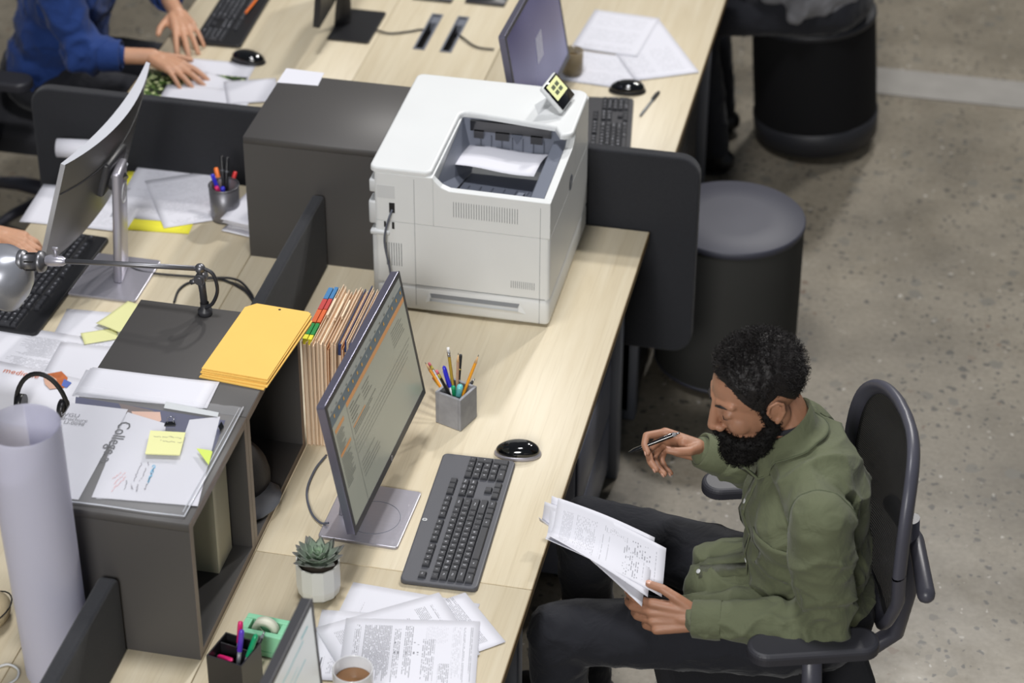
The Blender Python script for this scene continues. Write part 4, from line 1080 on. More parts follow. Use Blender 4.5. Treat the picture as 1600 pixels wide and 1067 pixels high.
me, c = sheet_mesh(V3((-.985, -.030, 0)), V3((1, .03, 0)), .124, .315, -1, zc-.0018, .0008, 3, '-e2'); me.materials.append(M_['sheetwhite'])
o = bpy.data.objects.new('left_page', me); COL.objects.link(o); o.parent = SL; o.location = MATS[SL.name].inverted() @ c
inner('backing_page', [apt(186, 641), apt(150, 778), apt(262, 778), apt(240, 662)][::1], zc-.0022, mat('grey_backing_sheet', lin(170, 170, 178), .6))
rp = MB().add([(*apt(199, 643), zc-.0012), (*apt(259, 661), zc-.0012), (*apt(258, 674), zc-.0012), (*apt(288, 678), zc-.0012), (*apt(296, 655), zc-.0012), (*apt(344, 650), zc-.0012), (*apt(309, 790), zc-.0012), (*apt(143, 776), zc-.0012)], [tuple(range(8))[::-1]])
rp.build('right_page', M_['sheetwhite'], SL, world=True)
M_['label'] = mat('frosted_label', lin(198, 202, 204), .5); inner('frosted_label', [apt(259, 628), apt(342, 645), apt(340, 652), apt(256, 638)], zc+.001, M_['label'])
# lettering seen through the film
tx = MB(); o3 = at(178, 690, zc); d = (at(153, 738, zc)-at(196, 656, zc)).normalized(); upv = V3((0, 0, 1)).cross(d)
letters(tx, 'College a', .038, frame((o3.x, o3.y, zc+.0002), d, upv))
M_['print_black'] = mat('black_print', lin(38, 38, 44), .6); tx.build('title_lettering', M_['print_black'], SL, world=True)
tx = MB()
for s, px, py, sz in (('WGU', 109, 648, .017), ('Brochure', 117, 655, .015), ('U-0098', 116, 661, .015)):
    p = at(px, py, zc); letters(tx, s, sz, frame((p.x, p.y, zc+.0003), (1, .03, 0), (0, 1, 0)))
M_['print_grey'] = mat('grey_print', lin(120, 120, 126), .6); tx.build('cover_lettering', M_['print_grey'], SL, world=True)
def scribble(mb, pts, seed, th=.0007, amp=.002):
    R_ = random.Random(seed)
    for (a, b) in pts:
        pa, pb = at(a[0], a[1], zc), at(b[0], b[1], zc); n = 16
        P = []
        for k in range(n+1):
            p = pa.lerp(pb, k/n); side = (pb-pa).normalized().cross(V3((0, 0, 1)))
            P.append(p+side*R_.uniform(-amp, amp)+V3((0, 0, .0003-p.z+zc)))
        for p, q in zip(P, P[1:]):
            if R_.random() < .15: continue
            n_ = (q-p).normalized().cross(V3((0, 0, 1)))*th; mb.add([p+n_, q+n_, q-n_, p-n_], [(0, 3, 2, 1)])
M_['ink_blue'] = mat('cyan_ink', lin(60, 170, 214), .6); M_['ink_grey'] = mat('pencil_grey_ink', lin(120, 116, 124), .6); M_['ink_pink'] = mat('pink_ink', lin(228, 170, 170), .6)
q = MB(); scribble(q, [((240, 726), (231, 754)), ((242, 727), (232, 755)), ((241, 730), (232, 752))], 1, .0009); q.build('blue_handwriting', M_['ink_blue'], SL, world=True)
q = MB(); scribble(q, [((233, 722), (219, 752)), ((222, 723), (209, 752)), ((230, 756), (226, 765)), ((215, 757), (213, 768)), ((204, 756), (207, 765)), ((198, 750), (194, 765))], 2, .0006); q.build('grey_handwriting', M_['ink_grey'], SL, world=True)
q = MB(); scribble(q, [((196, 738), (178, 756)), ((197, 744), (180, 762)), ((190, 738), (176, 748)), ((183, 756), (174, 768))], 3, .0006); q.build('pink_handwriting', M_['ink_pink'], SL, world=True)
q = MB()
for i, (a, b, c, d, w_) in enumerate(((231, 675, 290, 678, 0), )):
    P = [at(235, 674, zc+.009), at(290, 677, zc+.009), at(281, 712, zc+.009), at(227, 710, zc+.009)]
so = MB().prism([(p.x, p.y) for p in P[::-1]], zc+.009, zc+.0115)
single(so, 'sticky_note', M_['yellow'], 'pale yellow sticky note with faint handwriting on the plastic sleeve', 'sticky note')
zc2 = zc; zc = ct+.0168
q = MB(); scribble(q, [((240, 681), (262, 683)), ((264, 681), (283, 685)), ((250, 688), (284, 691))], 5, .0005, .0018)
for i in range(len(q.V)): q.V[i] = V3((q.V[i].x, q.V[i].y, ct+.0163))
zc = zc2
nt = q.build('handwriting', M_['ink_grey']); no = [o for o in COL.objects if o.name.startswith('sticky_note')][0]
nt.parent = no; nt.location = -no.location
single(MB().prism([(p.x, p.y) for p in (at(328, 703, ct+.016), at(332, 705, ct+.016), at(326, 726, ct+.016), at(307, 700, ct+.016))], ct+.0145, ct+.0155), 'lime_flag', M_['lime'], 'small lime green flag at the right edge of the plastic sleeve', 'sticky flag')
cl = thing('binder_clip', 'small black binder clip on the sheets in the plastic sleeve', 'clip', (at(266, 663, ct+.014).x, at(266, 663, ct+.014).y, ct+.013), radians(15))
MB().prism([(-.012, -.006), (.012, -.006), (.009, .006), (-.009, .006)], 0, .004).build('clip_body', M_['blackgloss'], cl)
MB().tube([(-.006, .004, .004), (-.007, .018, .005), (0, .022, .005), (.007, .018, .005), (.006, .004, .004)], .0008, 6).build('wire_handle', M_['chrome'], cl)
# stray grey clip at the sleeve's right side
single(MB().prism([(p.x, p.y) for p in (at(346, 660, ct+.014), at(350, 668, ct+.014), at(344, 676, ct+.014), at(341, 668, ct+.014))], ct+.0135, ct+.017), 'binder_clip', M_['blackgloss'], 'black clip at the upper right corner of the plastic sleeve', 'clip')

# things inside the cabinets
hz = .7495
t = thing('magazine_file', 'cream magazine file standing in the nearest cabinet bay', 'magazine file', (-.79, -.075, hz))
M_['creambox'] = mat('cream_plastic_board', lin(206, 200, 176), .55, var=.05)
q = MB(); q.span(-.93, -.655, -.115, -.112, hz, hz+.285).span(-.93, -.655, -.028, -.025, hz, hz+.285).span(-.658, -.655, -.112, -.028, hz, hz+.285).span(-.93, -.658, -.112, -.028, hz, hz+.003)
q.build('file_shell', M_['creambox'], t, world=True); 
M_['redbrown'] = mat('red_brown_card', lin(110, 66, 58), .6)
MB().span(-.92, -.662, -.100, -.090, hz+.004, hz+.275).build('brown_folder', M_['redbrown'], t, world=True)
t = thing('baseball_cap', 'dark cap with a grey brim lying in the farther cabinet bay', 'cap', (-.70, .165, hz))
M_['capcloth'] = mat('cap_cloth', lin(60, 58, 58), .6, bump=.2, bscale=300); M_['brim'] = mat('cap_brim_cloth', lin(104, 106, 112), .7)
q = MB(); n = 28
prof = [(.086*cos(a), .098*sin(a)) for a in [radians(x) for x in range(0, 91, 10)]]
q.lathe([(r, z) for r, z in prof], n, M=Matrix.Translation((-.725, .19, hz+.012)) @ Matrix.Diagonal((1.0, 1.12, 1, 1))); q.build('crown', M_['capcloth'], t, world=True, solid=.003)
q = MB(); vs = []
for i in range(13):
    a = radians(-150+i*12.5+20); ca, sa = cos(a), sin(a)
    for r_, z_ in ((.078, .014), (.11, .012), (.145, .006)):
        rr = .078+(r_-.078)*max(0, sin(pi*i/12))**.6
        vs.append((-.725+rr*ca+.0, .185+rr*sa*1.05, hz+z_))
q.add(vs, [(i*3+j, i*3+j+1, (i+1)*3+j+1, (i+1)*3+j) for i in range(12) for j in range(2)], 0, True); q.build('brim', M_['brim'], t, world=True, solid=.003)
single(MB().ell((-.725, .19, hz+.112), (.007, .007, .004)), 'cap_button', M_['capcloth'], 'x', 'x') if False else None

# ------------------------------------------------------------------ desk lamp
LP = V3((-.820, .362, ct))
t = thing('desk_lamp', 'grey metal articulated desk lamp clamped to the cabinet, shade at the left edge', 'desk lamp', LP)
G = M_['metal_dk']
MB().lathe([(.0001, 0), (.016, 0), (.016, .012), (.010, .016), (.010, .030)], 20).build('pivot_base', M_['dkgrey'], t)
MB().tube([(0, 0, .016), (-.002, 0, .06), (-.004, 0, .095)], [.0085, .008, .009], 14).build('lower_arm', M_['dkgrey'], t)
q = MB().cyl((-.004, -.012, .094), (-.004, .014, .094), .013, n=20).cyl((-.004, -.017, .094), (-.004, -.012, .094), .009, n=16).ell((-.004, 0, .118), (.012, .012, .012)); q.build('elbow_joint', G, t)
q = MB().cyl((-.026, -.004, .082), (-.014, -.004, .088), .006, n=10); q.build('wing_knob', G, t)
q = MB().tube([(-.004, 0, .118), (-.20, 0, .104), (-.335, 0, .093)], [.0060, .0060, .0064], 14); q.build('upper_arm', G, t)
q = MB().lathe([(.006, 0), (.011, .008), (.0125, .024), (.0135, .038), (.010, .048)], 20, M=Matrix.Translation((-.317, 0, .094)) @ Matrix.Rotation(radians(-94), 4, 'Y')); q.build('arm_socket', M_['metal'], t)
MB().cyl((-.340, 0, .094), (-.340, 0, .122), .0035, n=10).rbox((-.340, 0, .124), (.014, .004, .008), .001, 1).build('lock_screw', M_['metal'], t)
Mh = Matrix.Translation((-.367, 0, .086)) @ Matrix.Rotation(radians(-97), 4, 'Y')
q = MB().lathe([(.006, -.008), (.012, 0), (.023, .004), (.025, .010), (.025, .014), (.021, .016), (.021, .046), (.025, .048), (.027, .052), (.027, .060)], 28, M=Mh)
for k in range(6):
    a = 2*pi*k/6; q.box((.0214*cos(a), .0214*sin(a), .031), (.003, .003, .022), Mh, 1)
q.build('lamp_socket', [G, M_['rubber']], t)
M_['lampgrey'] = mat('lamp_grey_enamel', lin(158, 160, 168), .3, metal=.5)
Ms = Matrix.Translation((-.424, 0, .076)) @ Matrix.Rotation(radians(-128), 4, 'Y')
q = MB().lathe([(.024, -.008), (.040, .004), (.058, .022), (.072, .048), (.080, .080), (.0825, .082), (.078, .080), (.070, .048), (.055, .024), (.036, .008)], 40, M=Ms); q.build('lamp_shade', M_['lampgrey'], t)
MB().lathe([(.0001, .070), (.018, .066), (.026, .048), (.018, .024), (.010, .012)], 20, M=Ms).build('bulb', M_['whitep'], t)
q = MB().tube(cr([(.004, 0, .120), (.026, -.002, .108), (.034, -.004, .070), (.022, -.006, .036), (.004, -.006, .020)]), .0042, 8); q.build('lamp_cord', M_['cable'], t)

# ------------------------------------------------------------------ left desk
SM = M_['metal']
def curved_monitor(label, c, yaw, tilt, w, h, base):
    t = thing('computer_monitor', label, 'monitor', base)
    Mf = monitor_frame(c, yaw, tilt); n = 16; sag = .022
    def surf(mb, z0, hh, ww, mi=0, rev=False, bulge=0):
        vs = []
        for i in range(n+1):
            u = -1+2*i/n; x = u*ww/2; z = z0+sag*u*u-sag
            for k, y in enumerate((-hh/2, -hh/6, hh/6, hh/2)): vs.append((x, y, z-bulge*(1-u*u)*(1 if 0 < k < 3 else .3)))
        fs = [(i*4+j, (i+1)*4+j, (i+1)*4+j+1, i*4+j+1) for i in range(n) for j in range(3)]
        mb.add(vs, [f[::-1] for f in fs] if rev else fs, mi, True, Mf)
    b = MB(); surf(b, -.012, h, w, 0, True, .012)
    e = []
    rim_ = []
    for i in range(n+1):
        u = -1+2*i/n; rim_.append((u*w/2, h/2, sag*u*u-sag))
    def edge(pts, back):
        vs = []
        for p in pts: vs += [p, (p[0], p[1], p[2]-back)]
        b.add(vs, [(2*i, 2*i+1, 2*i+3, 2*i+2) for i in range(len(pts)-1)], 1, False, Mf)
    top = [(-1+2*i/n, sag*(-1+2*i/n)**2-sag) for i in range(n+1)]
    vs_ = []
    for u, z in top: vs_ += [(u*w/2, h/2, z), (u*w/2, h/2, z-.010-.018*(1-u*u))]
    b.add(vs_, [(2*i, 2*i+1, 2*i+3, 2*i+2) for i in range(n)], 1, False, Mf); edge([(u*w/2, -h/2, z) for u, z in top], .016)
    edge([(w/2, -h/2, 0), (w/2, h/2, 0)], .012); edge([(-w/2, -h/2, 0), (-w/2, h/2, 0)], .012)
    M_['silver'] = mat('pale_silver_plastic', lin(196, 198, 206), .3, metal=.4)
    M_['monback'] = mat('charcoal_monitor_back', lin(92, 92, 92), .38, metal=.3)
    b.build('shell', [M_['monback'], M_['silver']], t, world=True)
    q = MB(); surf(q, 0, h, w, 0); q.build('screen', M_['blackgloss'], t, world=True)
    rib = MB(); P = []
    for i in range(n+1):
        u = -1+2*i/n; P.append(Mf @ V3((u*w/2*.98, h*.22-.02*(1-u*u), -.0135+sag*u*u-sag-.012*(1-u*u))))
    rib.tube(P, .0016, 6); rib.build('back_crease', M_['dkgrey'], t, world=True)
    MB().prism(roundpanel(-.095, .095, -.10, .10, .01, 3), .0005, .007, .002, 0, Matrix.Translation(base)).build('base_plate', SM, t, world=True)
    # flat blade stand facing away from the screen
    bx, by, bz = base
    q = MB(); Mn = Matrix.Translation((bx+.018, by+.012, bz+.006)) @ Matrix.Rotation(radians(8), 4, 'Z') @ Matrix.Rotation(radians(4), 4, 'Y')
    q.rbox((0, 0, .16), (.022, .085, .32), .006, 2, Mn); q.build('stand_blade', SM, t, world=True)
    l = MB()
    Ml = frame(Mn @ V3((.0115, 0, .245)), Mn.to_3x3() @ V3((0, 1, 0)), Mn.to_3x3() @ V3((0, 0, 1)))
    l.tube([(Ml @ V3((.026*cos(2*pi*k/32), .026*sin(2*pi*k/32), 0))) for k in range(33)], .0016, 6); letters(l, 'hp', .034, Ml @ Matrix.Translation((0, 0, .0012)), 0, .25)
    l.build('logo_ring', M_['white2'], t, world=True)
    q = MB().rbox((0, 0, -.045), (.12, .10, .03), .008, 2, Mf); q.cyl(Mf @ V3((0, 0, -.04)), Mn @ V3((0, 0, .27)), .028, n=18); q.build('mount_arm', M_['dkgrey'], t, world=True)
    return t
curved_monitor('silver curved monitor seen from behind at the left, on a metal blade stand', (-1.327, 1.008, 1.046), radians(177.7), radians(16.9), .54, .316, (-1.292, .975, .7305))
single(MB().tube(cr([at(170, 293, .965), at(178, 295, .955), at(184, 310, .93), at(183, 345, .85), at(190, 405, .745), at(215, 422, .737), at(250, 428, .735), at(300, 432, .735), at(345, 436, .735), at(380, 452, .735), at(396, 470, .736)]), .003, 8),
       'monitor_cable', M_['cable'], 'black cable running from the silver monitor across the left desk', 'cable')
single(MB().tube(cr([at(272, 472, .736), at(280, 452, .735), at(300, 440, .735), at(340, 434, .740), at(372, 438, .742), at(392, 458, .738), at(398, 474, .736)]), .003, 8), 'power_cable', M_['cable'], 'black cable looping on the wood behind the desk lamp', 'cable')
GL = 'loose sheets on the left desk'
sheet('yellow folder sticking out under the papers beside the silver monitor', (200, 268), (322, 276), -1, M_['brightyellow'], .7308, 'e2', L=(.24, .30), name='paper_folder', cat='folder', seed=1)
sheet('printed sheet in front of the dark divider, between silver monitor and pen cup', (217, 258), (318, 266), -1, P_faint, .7318, 'e2', L=(.216, .279), group=GL, seed=2)
sheet('printed sheet turned askew over the yellow folder near the pen cup', (226, 283), (322, 268), -1, P_faint, .7326, 'e2', L=(.20, .26), group=GL, seed=21)
sheet('large white sheet at the left desk edge behind the silver monitor', (68, 288), (205, 300), -1, M_['paper'], .7312, 'e2', L=(.29, .20), group=GL, seed=22)
sheet('white sheet behind the silver stand near the green note', (160, 290), (215, 296), -1, P_faint, .7322, 'e2', L=(.14, .22), group=GL, seed=23)
sheet('green note under the stand of the silver monitor', (160, 283), (188, 286), -1, mat('green_note', lin(120, 214, 90), .7), .7340, 'e2', L=(.07, .03), name='sticky_note', cat='sticky note', seed=24)
for i in range(7):
    sheet('white booklet against the closed dark cabinet, %s in its small pile' % ['lowest', 'second from below', 'third from below', 'in the middle', 'third from the top', 'second from the top', 'topmost'][i],
          (-1.095+.012*(i % 3), 1.255+.012*(i % 2), 0), (-1.06, 1.44, 0), -1, M_['paper'], .7312+i*.006, 'e1', L=(.19, .095), group='pages piled against the cabinet', px=False, seed=30+i, name='booklet', thick=.0025, bump=.003)
# mesh pen cup
MC2 = V3((-1.105, 1.325, .7305))
t = thing('mesh_pen_cup', 'round grey metal mesh cup full of coloured markers', 'pen cup', MC2)
M_['mesh'] = mat('grey_wire_mesh', lin(140, 140, 146), .4, metal=.7, alpha=.75)
MB().lathe([(.0001, .001), (.036, .001), (.038, .004), (.040, .100), (.0385, .100), (.036, .004)], 36).build('cup_wall', M_['mesh'], t)
MB().tube([(.0395*cos(2*pi*k/32), .0395*sin(2*pi*k/32), .100) for k in range(33)], .0018, 8).build('rim', M_['metal_dk'], t)
cup_pens([
    ('marker_pen', 'orange marker standing high at the left of the mesh cup', 337, 262, .150, 'marker', ('orange', 'orange'), .006),
    ('marker_pen', 'black marker standing tallest in the mesh cup', 346, 243, .165, 'marker', ('black', 'clear'), .0055),
    ('marker_pen', 'black marker beside the tallest one in the mesh cup', 355, 245, .160, 'marker', ('black', 'clear'), .0055),
    ('marker_pen', 'blue marker at the left of the mesh cup', 331, 272, .130, 'marker', ('blue', 'blue'), .0055),
    ('marker_pen', 'red marker at the left edge of the mesh cup', 332, 285, .120, 'marker', ('red', 'red'), .0055),
    ('marker_pen', 'pink marker at the front of the mesh cup', 338, 292, .112, 'marker', ('magenta', 'magenta'), .006),
    ('marker_pen', 'blue marker at the front of the mesh cup', 348, 293, .112, 'marker', ('blue', 'blue'), .006),
    ('marker_pen', 'violet blue marker at the front right of the mesh cup', 358, 282, .122, 'marker', ('purple', 'blue'), .006),
    ('marker_pen', 'orange marker at the right of the mesh cup', 367, 283, .122, 'marker', ('orange', 'orange'), .0055),
    ('marker_pen', 'red marker leaning to the right in the mesh cup', 368, 268, .135, 'marker', ('red', 'red'), .0055)],
    MC2, .020, .7345, 'markers in the mesh cup')
pen('marker_pen', 'blue capped marker lying along the divider foot behind the papers', at(262, 258, .7405), at(318, 265, .7405), 'pen_cap', ('blue', 'whitep'), .0055)
single(MB().tube([(-1.625, 1.468, .80), (-1.57, 1.476, .80), (-1.50, 1.485, .80)], .026, 16), 'paper_roll', M_['paper'], 'small white roll lying behind the silver monitor', 'paper roll')
# near end of the left desk: sheets and brochure
sheet('printed sheet on the left desk, just below the black keyboard and lamp', (105, 483), (215, 492), -1, P_faint, .7310, 'e2', L=(.279, .216), group=GL, seed=41)
sheet('printed sheet with grey column lines beneath the lamp shade', (-10, 505), (120, 525), -1, P_list, .7318, 'e2', L=(.279, .216), group=GL, seed=42)
sheet('bare white sheet whose corner runs under the dark cabinet edge', (95, 535), (200, 545), -1, M_['paper'], .7326, 'e2', L=(.24, .216), group=GL, seed=43)
bro = sheet('colour brochure with a small photo of a smiling couple on the left desk', (-20, 560), (105, 588), -1, M_['paper'], .7334, 'e2', L=(.30, .22), name='brochure', cat='brochure', seed=44)
zb = .7362
def on_bro(name, px, m, dz=0):
    q = MB().add([at(x, y, zb+dz) for x, y in px], [tuple(range(len(px)))]); o = q.build(name, m); o.parent = bro; o.location = -bro.location; return o
on_bro('photo_hair', [(74, 584), (96, 580), (106, 590), (100, 606), (82, 606)], mat('photo_orange_brown', lin(196, 110, 64), .5, var=.3, vscale=60))
on_bro('photo_face', [(68, 590), (78, 586), (88, 592), (92, 606), (78, 608), (70, 600)], M_['skin_print'], .0003)
on_bro('photo_shirt', [(100, 592), (112, 598), (104, 606), (96, 602)], mat('photo_blue_shirt', lin(90, 110, 180), .5), .0004)
q = MB(); p = at(34, 583, zb); letters(q, 'medicine', .026, frame((p.x, p.y, zb+.0003), (1, -.08, 0), (0, 1, 0))); M_['ink_orange'] = mat('orange_print', lin(206, 120, 90), .6)
o = q.build('brochure_title', M_['ink_orange']); o.parent = bro; o.location = -bro.location
sheet('crumpled pale yellow note on the left desk at the cabinet edge', (150, 508), (205, 470), -1, M_['yellow'], .7345, 'e2', L=(.12, .075), name='sticky_note', cat='sticky note', seed=46, bump=.012)
sheet('flat pale yellow note under the crumpled one at the cabinet edge', (126, 522), (165, 515), -1, M_['yellow'], .7342, 'e2', L=(.085, .05), name='sticky_note', cat='sticky note', seed=47, bump=.004)
# headset band arching behind the roll
HB = V3((-1.245, .375, .7345))
t = thing('headset', 'black headset band arching just behind the top of the paper roll', 'headset', HB)
MB().tube([(.066*cos(a), .030*sin(a)*.2, .108*sin(a)) for a in [pi*k/20 for k in range(21)]], .0058, 10).build('headband', M_['rubber'], t)
for s_ in (-1, 1): MB().cyl((s_*.060, 0, .022), (s_*.044, 0, .022), .022, n=20).build('ear_cup', M_['black'], t)
# tall paper roll
def roll_mat():
    m = bpy.data.materials.new('translucent_drafting_paper'); m.use_nodes = True
    N = m.node_tree.nodes; L = m.node_tree.links; p = N['Principled BSDF']; p.inputs['Base Color'].default_value = lin(214, 214, 228); p.inputs['Roughness'].default_value = .45
    tr = N.new('ShaderNodeBsdfTranslucent'); tr.inputs[0].default_value = lin(214, 214, 232); tp = N.new('ShaderNodeBsdfTransparent')
    m1 = N.new('ShaderNodeMixShader'); m1.inputs[0].default_value = .35; L.new(p.outputs[0], m1.inputs[1]); L.new(tr.outputs[0], m1.inputs[2])
    m2 = N.new('ShaderNodeMixShader'); m2.inputs[0].default_value = .10; L.new(m1.outputs[0], m2.inputs[1]); L.new(tp.outputs[0], m2.inputs[2])
    L.new(m2.outputs[0], N['Material Output'].inputs['Surface']); return m
RC = V3((-.884, -.452, .7315))
t = thing('drafting_paper_roll', 'tall upright roll of translucent white paper at the left edge', 'paper roll', RC)
n = 120; vs = []; H = .605
for j in range(9):
    z = H*j/8; lean = -.012*j/8
    for i in range(n+1):
        a = radians(200)+2*pi*1.75*i/n; r = .069-.0035*i/n*1.75+.005*j/8
        vs.append((r*cos(a)+lean, r*sin(a)+.0*j, z+.02*sin(a*.5)*0))
MB().add(vs, [(j*(n+1)+i, j*(n+1)+i+1, (j+1)*(n+1)+i+1, (j+1)*(n+1)+i) for j in range(8) for i in range(n)], 0, True).build('paper_wrap', roll_mat(), t)
pc = MB().tube([(-.046, -.056, .575), (-.046, -.060, .603), (-.042, -.061, .607), (-.038, -.060, .603), (-.038, -.058, .580), (-.041, -.058, .577), (-.043, -.059, .582), (-.043, -.061, .600)], .0007, 6); pc.build('paper_clip', M_['chrome'], t)
# lower left corner odds
single(MB().tube(cr([at(-10, 1045, .735), at(12, 1038, .735), at(28, 1046, .735), at(26, 1060, .735), at(8, 1072, .735)]), .0025, 8), 'charging_cable', M_['white2'], 'thin white cable looping at the bottom left corner', 'cable')
wb = thing('woven_pouch', 'beige pouch with dark wire rim cut by the left edge', 'pouch', at(-12, 975, .73)+V3((0, 0, .0012)))
MB().ell((0, 0, .034), (.040, .055, .033)).build('pouch_body', mat('beige_canvas', lin(186, 170, 138), .9, bump=.4, bscale=200, var=.1), wb)
MB().tube([(.043*cos(a), .058*sin(a), .040+.01*cos(a)) for a in [2*pi*k/24 for k in range(25)]], .0016, 6).build('wire_rim', M_['rubber'], wb)

# ------------------------------------------------------------------ behind the divider
single(MB().prism([(-.985, 1.452), (-.876, 1.458), (-.880, 1.530), (-.984, 1.534)], CABZ+.0006, CABZ+.0012), 'blank_sheet', M_['paper'], 'white sheet hanging over the far edge of the closed dark cabinet', 'paper')
pm = lcd_monitor('dark violet screen monitor with silver logo, behind the printer', (-.387, 1.919, 1.018), radians(-1.8), radians(9.8), .54, .325, (-.40, 1.90, .7305), M_['metal'], ui=False, screen=M_['blackgloss'], logo=False)
def violet():
    m = bpy.data.materials.new('violet_wallpaper'); m.use_nodes = True
    N = m.node_tree.nodes; L = m.node_tree.links; p = N['Principled BSDF']; p.inputs['Roughness'].default_value = .25
    tc = N.new('ShaderNodeTexCoord'); g = N.new('ShaderNodeTexNoise'); g.inputs['Scale'].default_value = 2.2; g.inputs['Detail'].default_value = 1; L.new(tc.outputs['Object'], g.inputs['Vector'])
    r = N.new('ShaderNodeValToRGB'); r.color_ramp.elements[0].position = .35; r.color_ramp.elements[0].color = lin(44, 44, 88); r.color_ramp.elements[1].position = .65; r.color_ramp.elements[1].color = lin(92, 92, 128)
    L.new(g.outputs['Fac'], r.inputs[0]); L.new(r.outputs[0], p.inputs['Base Color']); L.new(r.outputs[0], p.inputs['Emission Color']); p.inputs['Emission Strength'].default_value = .55; return m
VS = violet()
for ch in children(pm):
    if ch.name.startswith('screen'): ch.data.materials[0] = VS
Mf = monitor_frame((-.387, 1.919, 1.018), radians(-1.8), radians(9.8)) @ Matrix.Translation((0, 0, .0012)); q = MB()
for k in range(4):
    u0 = -.030+k*.016; q.add([(u0, -.035, 0), (u0+.009, -.035, 0), (u0+.025, .035, 0), (u0+.016, .035, 0)], [(0, 1, 2, 3)], 0, False, Mf)
q.build('screen_emblem', mat('screen_emblem_silver', lin(190, 190, 200), .3, emit=.25), pm, world=True)
lm_ = lcd_monitor('black monitor with its back to the aisle, cut by the top edge', (-1.118, 2.50, .985), radians(181), radians(6), .50, .30, (-1.065, 2.49, .7305), M_['black'], ui=False, basex=.13, basey=.21, edge=M_['black'], logo=False)
single(MB().tube(cr([at(588, 47, .736), at(610, 52, .735), at(640, 49, .735), at(658, 46, .735), at(668, 50, .72)]), .003, 8), 'screen_cable', M_['cable'], 'black cable from the far left monitor into the left slot', 'cable')
single(MB().tube(cr([at(712, 52, .72), at(722, 58, .735), at(738, 70, .735), at(752, 75, .735), at(772, 77, .735)]), .003, 8), 'screen_cable', M_['cable'], 'black cable from the right slot to the violet monitor', 'cable')
GR = 'white papers behind the printer'
sheet('white sheet spread flat behind the violet monitor, topmost of the far papers', (930, 15), (1030, 29), -1, P_faint, .7332, 'e2', L=(.206, .27), group=GR, seed=51)
sheet('white sheet whose sharp corner reaches right toward the desk edge', (1030, 31), (1091, 111), -1, P_faint, .7322, 'e2', L=(.36, .20), group=GR, seed=52)
sheet('white sheet lowest beside the black mouse behind the printer', (900, 78), (1000, 92), -1, P_faint, .7312, 'e2', L=(.216, .20), group=GR, seed=53)
pen('ballpoint_pen', 'grey and black pen lying on the wood right of the half hidden keyboard', at(1001, 180, .7345), at(1030, 143, .7345), 'pen_cap', ('black', 'clear'), .004)
t = thing('glass_jar', 'small brownish glass half hidden behind the violet screen', 'jar', at(898, 118, .73)+V3((-.01, .01, .001)))
MB().lathe([(.0001, 0), (.028, 0), (.032, .01), (.032, .075), (.028, .075), (.027, .012)], 24).build('jar_wall', mat('brown_glass', lin(150, 136, 110), .15, alpha=.7), t)
MB().lathe([(.0001, .012), (.026, .012), (.026, .055), (.0001, .055)], 20).build('jar_filling', mat('brown_granules', lin(132, 108, 66), .8, var=.4, vscale=120), t)
for (lb, p0, ang) in (('dark closed notebook, left one at the top edge', (-.885, 2.755), 0), ('dark tablet with black screen at the top edge beside the notebook', (-.72, 2.765), 0)):
    t = thing('notebook' if 'notebook' in lb else 'tablet', lb, 'notebook' if 'notebook' in lb else 'tablet', (p0[0], p0[1], .7308), ang)
    MB().rbox((0, 0, .005), (.125, .09, .010), .002, 1).build('cover', M_['dkgrey'], t)
    MB().rbox((0, 0, .0102), (.108, .074, .001), .0003, 1).build('pages' if 'notebook' in lb else 'screen', M_['paper'] if False else M_['black'], t)
# papers under the hands in blue sleeves
M_['floral'] = None
def floral():
    m = bpy.data.materials.new('floral_print'); m.use_nodes = True
    N = m.node_tree.nodes; L = m.node_tree.links; p = N['Principled BSDF']; p.inputs['Roughness'].default_value = .35
    tc = N.new('ShaderNodeTexCoord'); v = N.new('ShaderNodeTexVoronoi'); v.inputs['Scale'].default_value = 58; L.new(tc.outputs['Object'], v.inputs['Vector'])
    r = N.new('ShaderNodeValToRGB'); e = r.color_ramp.elements; e[0].position = .0; e[0].color = lin(220, 220, 170); e[1].position = .62; e[1].color = lin(24, 34, 26)
    k = e.new(.28); k.color = lin(200, 208, 160); k = e.new(.36); k.color = lin(84, 120, 52); L.new(v.outputs['Distance'], r.inputs[0]); L.new(r.outputs[0], p.inputs['Base Color']); return m
FL = floral()
GB = 'papers under the hands in blue sleeves'
sheet('glossy print with green and white flowers under the hand', (232, 108), (372, 120), -1, FL, .7312, 'e2', L=(.30, .17), group=GB, seed=61, name='floral_print')
sheet('white sheet sticking out beyond the flower print', (278, 90), (366, 97), -1, M_['paper'], .7306, 'e2', L=(.24, .16), group=GB, seed=62, name='blank_sheet')
for i, (A, B, L_) in enumerate((((322, 112), (378, 132), (.20, .13)), ((262, 132), (360, 140), (.26, .15)), ((350, 128), (405, 124), (.15, .14)))):
    sheet(['white page with small pictures nearest the flower print', 'white page at the foot of the divider below the hand', 'white page farthest right, next to the closed dark cabinet'][i], A, B, -1, M_['paper'], .7320+.0012*i, 'e2', L=L_, group=GB, seed=63+i, name='picture_page')
sheet('blue card at the corner of the closed dark cabinet', (412, 132), (430, 134), -1, M_['tab_blue'], .7322, 'e2', L=(.06, .08), name='card', cat='card', seed=70)
pen('pencil', 'orange pencil lying across the upper left keyboard', at(384, 20, .757), at(405, -6, .757), 'pencil_tip', ('orange',), .0036)

